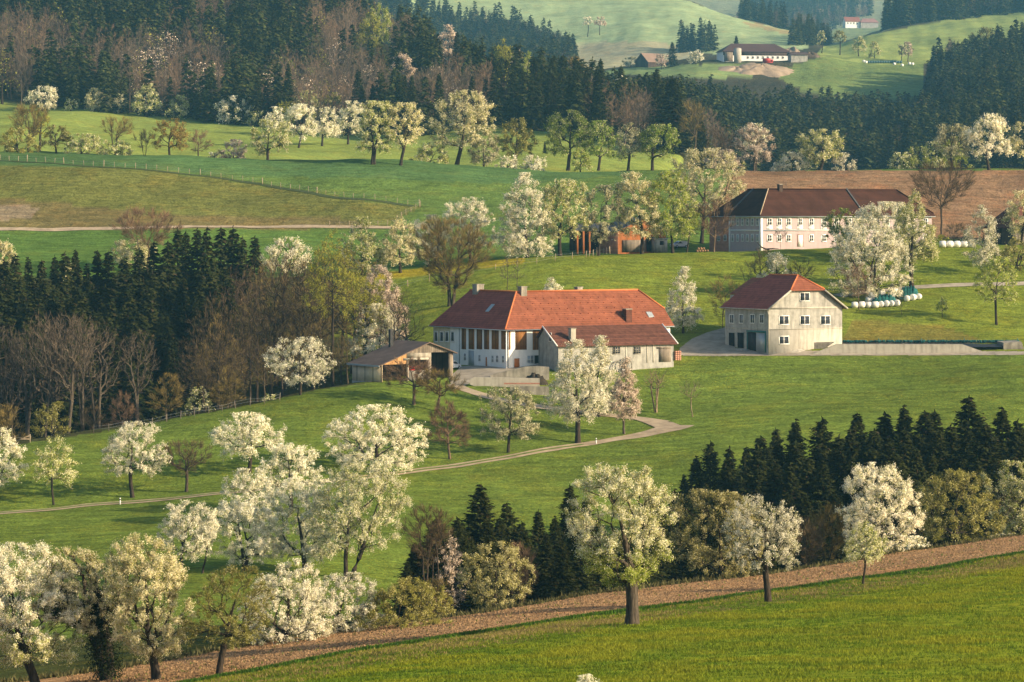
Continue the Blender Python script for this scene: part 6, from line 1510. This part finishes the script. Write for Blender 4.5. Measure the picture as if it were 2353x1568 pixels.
for u, v, d, l in ((217, 64, 1390, "tall lone spruce in the left of the wooded hill"), (566, 132, 1330, "tall lone spruce in the middle of the wooded hill"), (784, 26, 1480, "tall pointed spruce near the ridge, left of the yellow trees"), (918, 12, 1480, "tall twin-topped spruce on the ridge of the wooded hill"), (1050, 72, 1400, "dark spruce beside the tall white cherry on the ridge"), (1082, 100, 1380, "dark crooked spruce at the right end of the ridge"), (878, 105, 1380, "narrow dark spruce left of the pinkish cherry")):
    spr_px(u, v, d, SM[int(u) % 5], l, None, wide=1.0)
T('white','dome',1350,None,2750,39,58,1340,1361,"left one of two small blossoming trees on the far light green field")
T('pink','dome',1378,None,2750,39,58,1367,1392,"right one of two small blossoming trees on the far light green field")
T('white','dome',1600,None,2040,115,142,1583,1620,"white tree left of the far plum-roofed farmhouse")
spr_px(1545, 96, 2075, SM[1], "dark tree beside the far old barn", None, wide=1.5)
spr_px(1692, 82, 2110, SM[2], "dark conifer behind the roof of the far farmhouse", None, wide=1.4)
T('pink','round',1520,None,2070,126,150,1508,1532,"small pink-white tree in front of the far old barn")
T('grey','round',1450,None,2100,132,152,1432,1470,"pale bare-looking tree left of the far old barn")
for i, (u, vt, w) in enumerate(((1888, 72, 20), (1930, 70, 26), (1973, 84, 34), (2010, 97, 26), (2072, 101, 18), (2086, 98, 24))):
    T(('gwhite','olive','gwhite','gwhite','grey','pink')[i], 'dome', u, None, (2200, 2200, 2150, 2130, 2110, 2115)[i], vt, vt + 26 + 8 * (i in (2, 3)), u - w / 2, u + w / 2, ("small pale tree behind the far rubble heap", "pair of dark gnarled trees on the far slope", "pale green tree on the far slope above the meadow", "cream tree on the far slope right of the pale green one", "low grey tree on the far slope above the teal bales", "pinkish spreading tree above the far teal bales")[i])
T('olive','tall',2236,None,1930,75,118,2222,2250,"dark mistletoe-filled tree over the right wood, left one of two",stems=1)
T('olive','tall',2262,None,1925,60,110,2246,2288,"dark mistletoe-filled tree over the right wood, bigger right one")
T('pale','vase',2180,None,1960,95,130,2166,2200,"bare tree standing left of the mistletoe-filled trees")
for i, u in enumerate((2075, 2110, 2150, 2190)): T('lime' if i % 2 else 'gwhite', 'bush', u, None, 905, 352 - i * 12, 400, u - 38, u + 38, ("pale green willow bush beyond the ploughed field, nearest the round tree", "second pale green willow bush beyond the ploughed field", "third and taller pale green willow bush beyond the ploughed field", "pale green willow bush under the dark-stemmed horizon tree")[i], dens=.8)
# ------------------------------------------------------------------ grass in front and along the edges
g = np.random.default_rng(77); mb = MB()
def tufts(n, us, ds, h, col, wpx=1.0):
    z = gz(us, ds); P = np.stack([(us - UC) / F * ds, ds, z], 1); k = 3
    P = np.repeat(P, k, 0); N = len(P); hh = np.repeat(h, k) * g.uniform(.6, 1.2, N); a = unit(np.stack([g.normal(0, .45, N), g.normal(0, .45, N), np.ones(N)], 1)); w = hh * .22
    b = unit(np.stack([g.normal(0, 1, N), g.normal(0, 1, N), np.zeros(N)], 1)); P = P + np.stack([g.normal(0, .10, N), g.normal(0, .10, N), np.zeros(N)], 1)
    V = np.stack([P - b * w[:, None], P + b * w[:, None], P + a * hh[:, None]], 1).reshape(-1, 3)
    c = np.repeat(col, k, 0) * g.uniform(.75, 1.25, (N, 1)); mb.add(V, np.arange(3 * N).reshape(N, 3), np.repeat(c, 3, 0))
def vnoise(x, y, wl, seed):
    r = np.random.default_rng(seed).uniform(0, 1, (256, 256)); X = x / wl; Y = y / wl; i = np.floor(X).astype(int); j = np.floor(Y).astype(int); tx = X - i; ty = Y - j
    tx = tx * tx * (3 - 2 * tx); ty = ty * ty * (3 - 2 * ty); q = lambda a, b_: r[a % 256, b_ % 256]
    return (q(i, j) * (1 - tx) + q(i + 1, j) * tx) * (1 - ty) + (q(i, j + 1) * (1 - tx) + q(i + 1, j + 1) * tx) * ty
n = 350000; us = g.uniform(-820, 3180, n); q = g.uniform(0, 1, n) ** .8; de = lined(3, us); ds = 152 + (de - .5 - 152) * q; xs = (us - UC) / F * ds
v1 = vnoise(xs, ds, .9, 1); v2 = vnoise(xs, ds, 3.1, 2); v3 = vnoise(xs, ds, 9.0, 3); cl = .45 * v1 + .35 * v2 + .2 * v3
k = g.uniform(0, 1, n) < np.clip(.15 + 2.2 * (cl - .28), .05, 1); us, ds, xs, de, v1, v2, v3, cl = [a_[k] for a_ in (us, ds, xs, de, v1, v2, v3, cl)]; n = len(us)
lush = np.array([.118, .182, .016]); light = np.array([.245, .258, .022]); dryc = np.array([.26, .205, .075])
green = lush + (light - lush) * np.clip((v2 * .6 + v3 * .4 - .3) * 2.2 + g.normal(0, .12, n), 0, 1)[:, None]
band = np.clip(1 - np.abs(de - ds - 11) / 12, 0, 1)
m = (g.uniform(0, 1, n) < band * np.clip((v3 * .5 + v2 * .5 - .25) * 2.2, .05, .92))[:, None]
tufts(n, us, ds, np.where(m[:, 0], .22, .07 + .20 * cl), np.where(m, dryc, green))
n = 12000; us = g.uniform(380, 3100, n); ds = lined(3, us) - np.abs(g.normal(0, .5, n)) + .2; tufts(n, us, ds, np.full(n, .34), np.array([.065, .13, .016]) * g.uniform(.7, 1.3, (n, 1)))
n = 2600; us = g.uniform(-50, 2470, n); ds = lined(4, us) + g.normal(0, .5, n); tufts(n, us, ds, g.uniform(.2, .6, n), np.array([.13, .12, .05]) * g.uniform(.6, 1.3, (n, 1)))
n = 420; us = g.uniform(250, 2470, n); f = g.uniform(.05, .95, n); ds = lined(3, us) * (1 - f) + lined(4, us) * f; tufts(n, us, ds, np.full(n, .22), np.array([.12, .16, .03]) * g.uniform(.7, 1.3, (n, 1)))
tag(part('meadow_grass', mb, M_grass, None), "short green and straw-coloured grass of the foreground meadow", kind='stuff')
# clods on the ploughed strip
mb = MB(); n = 48000; us = g.uniform(150, 2470, n); f = g.uniform(.0, 1.0, n); ds = lined(3, us) * (1 - f) + lined(4, us) * f; P = np.stack([(us - UC) / F * ds, ds, gz(us, ds)], 1); s = g.uniform(.035, .105, n)[:, None]
o4 = unit(g.normal(0, 1, (n, 4, 3))); V = P[:, None] + o4 * s[:, None] * [1, 1, .8]; V[:, 3] = P + np.concatenate([np.zeros((n, 2)), s * 1.2], 1)
ii = np.arange(4 * n).reshape(n, 4); Fa = np.concatenate([ii[:, [0, 1, 3]], ii[:, [1, 2, 3]], ii[:, [2, 0, 3]]]); mb.add(V.reshape(-1, 3), Fa, np.repeat(np.array([.40, .25, .13]) * g.uniform(.55, 1.25, (n, 1)), 4, 0))
tag(part('soil_clods', mb, M_twig, None), "dry brown soil clods on the ploughed strip", kind='stuff')
# ------------------------------------------------------------------ haze
m = bpy.data.materials.new("haze"); m.use_nodes = True; nt = m.node_tree
for n_ in list(nt.nodes):
    if n_.type != 'OUTPUT_MATERIAL': nt.nodes.remove(n_)
pv = nt.nodes.new("ShaderNodeVolumePrincipled"); pv.inputs["Color"].default_value = (.25, .67, 1.0, 1); pv.inputs["Density"].default_value = HAZE; pv.inputs["Anisotropy"].default_value = .1
nt.links.new(pv.outputs[0], nt.nodes["Material Output"].inputs["Volume"])
top = max(float(ZG.max()) + 30, 40); mb = MB(); mb.box((-4000, -60, float(ZG.min()) - 1.0), (4000, 6600, top))
tag(part('haze', mb, m, None), kind='stuff')
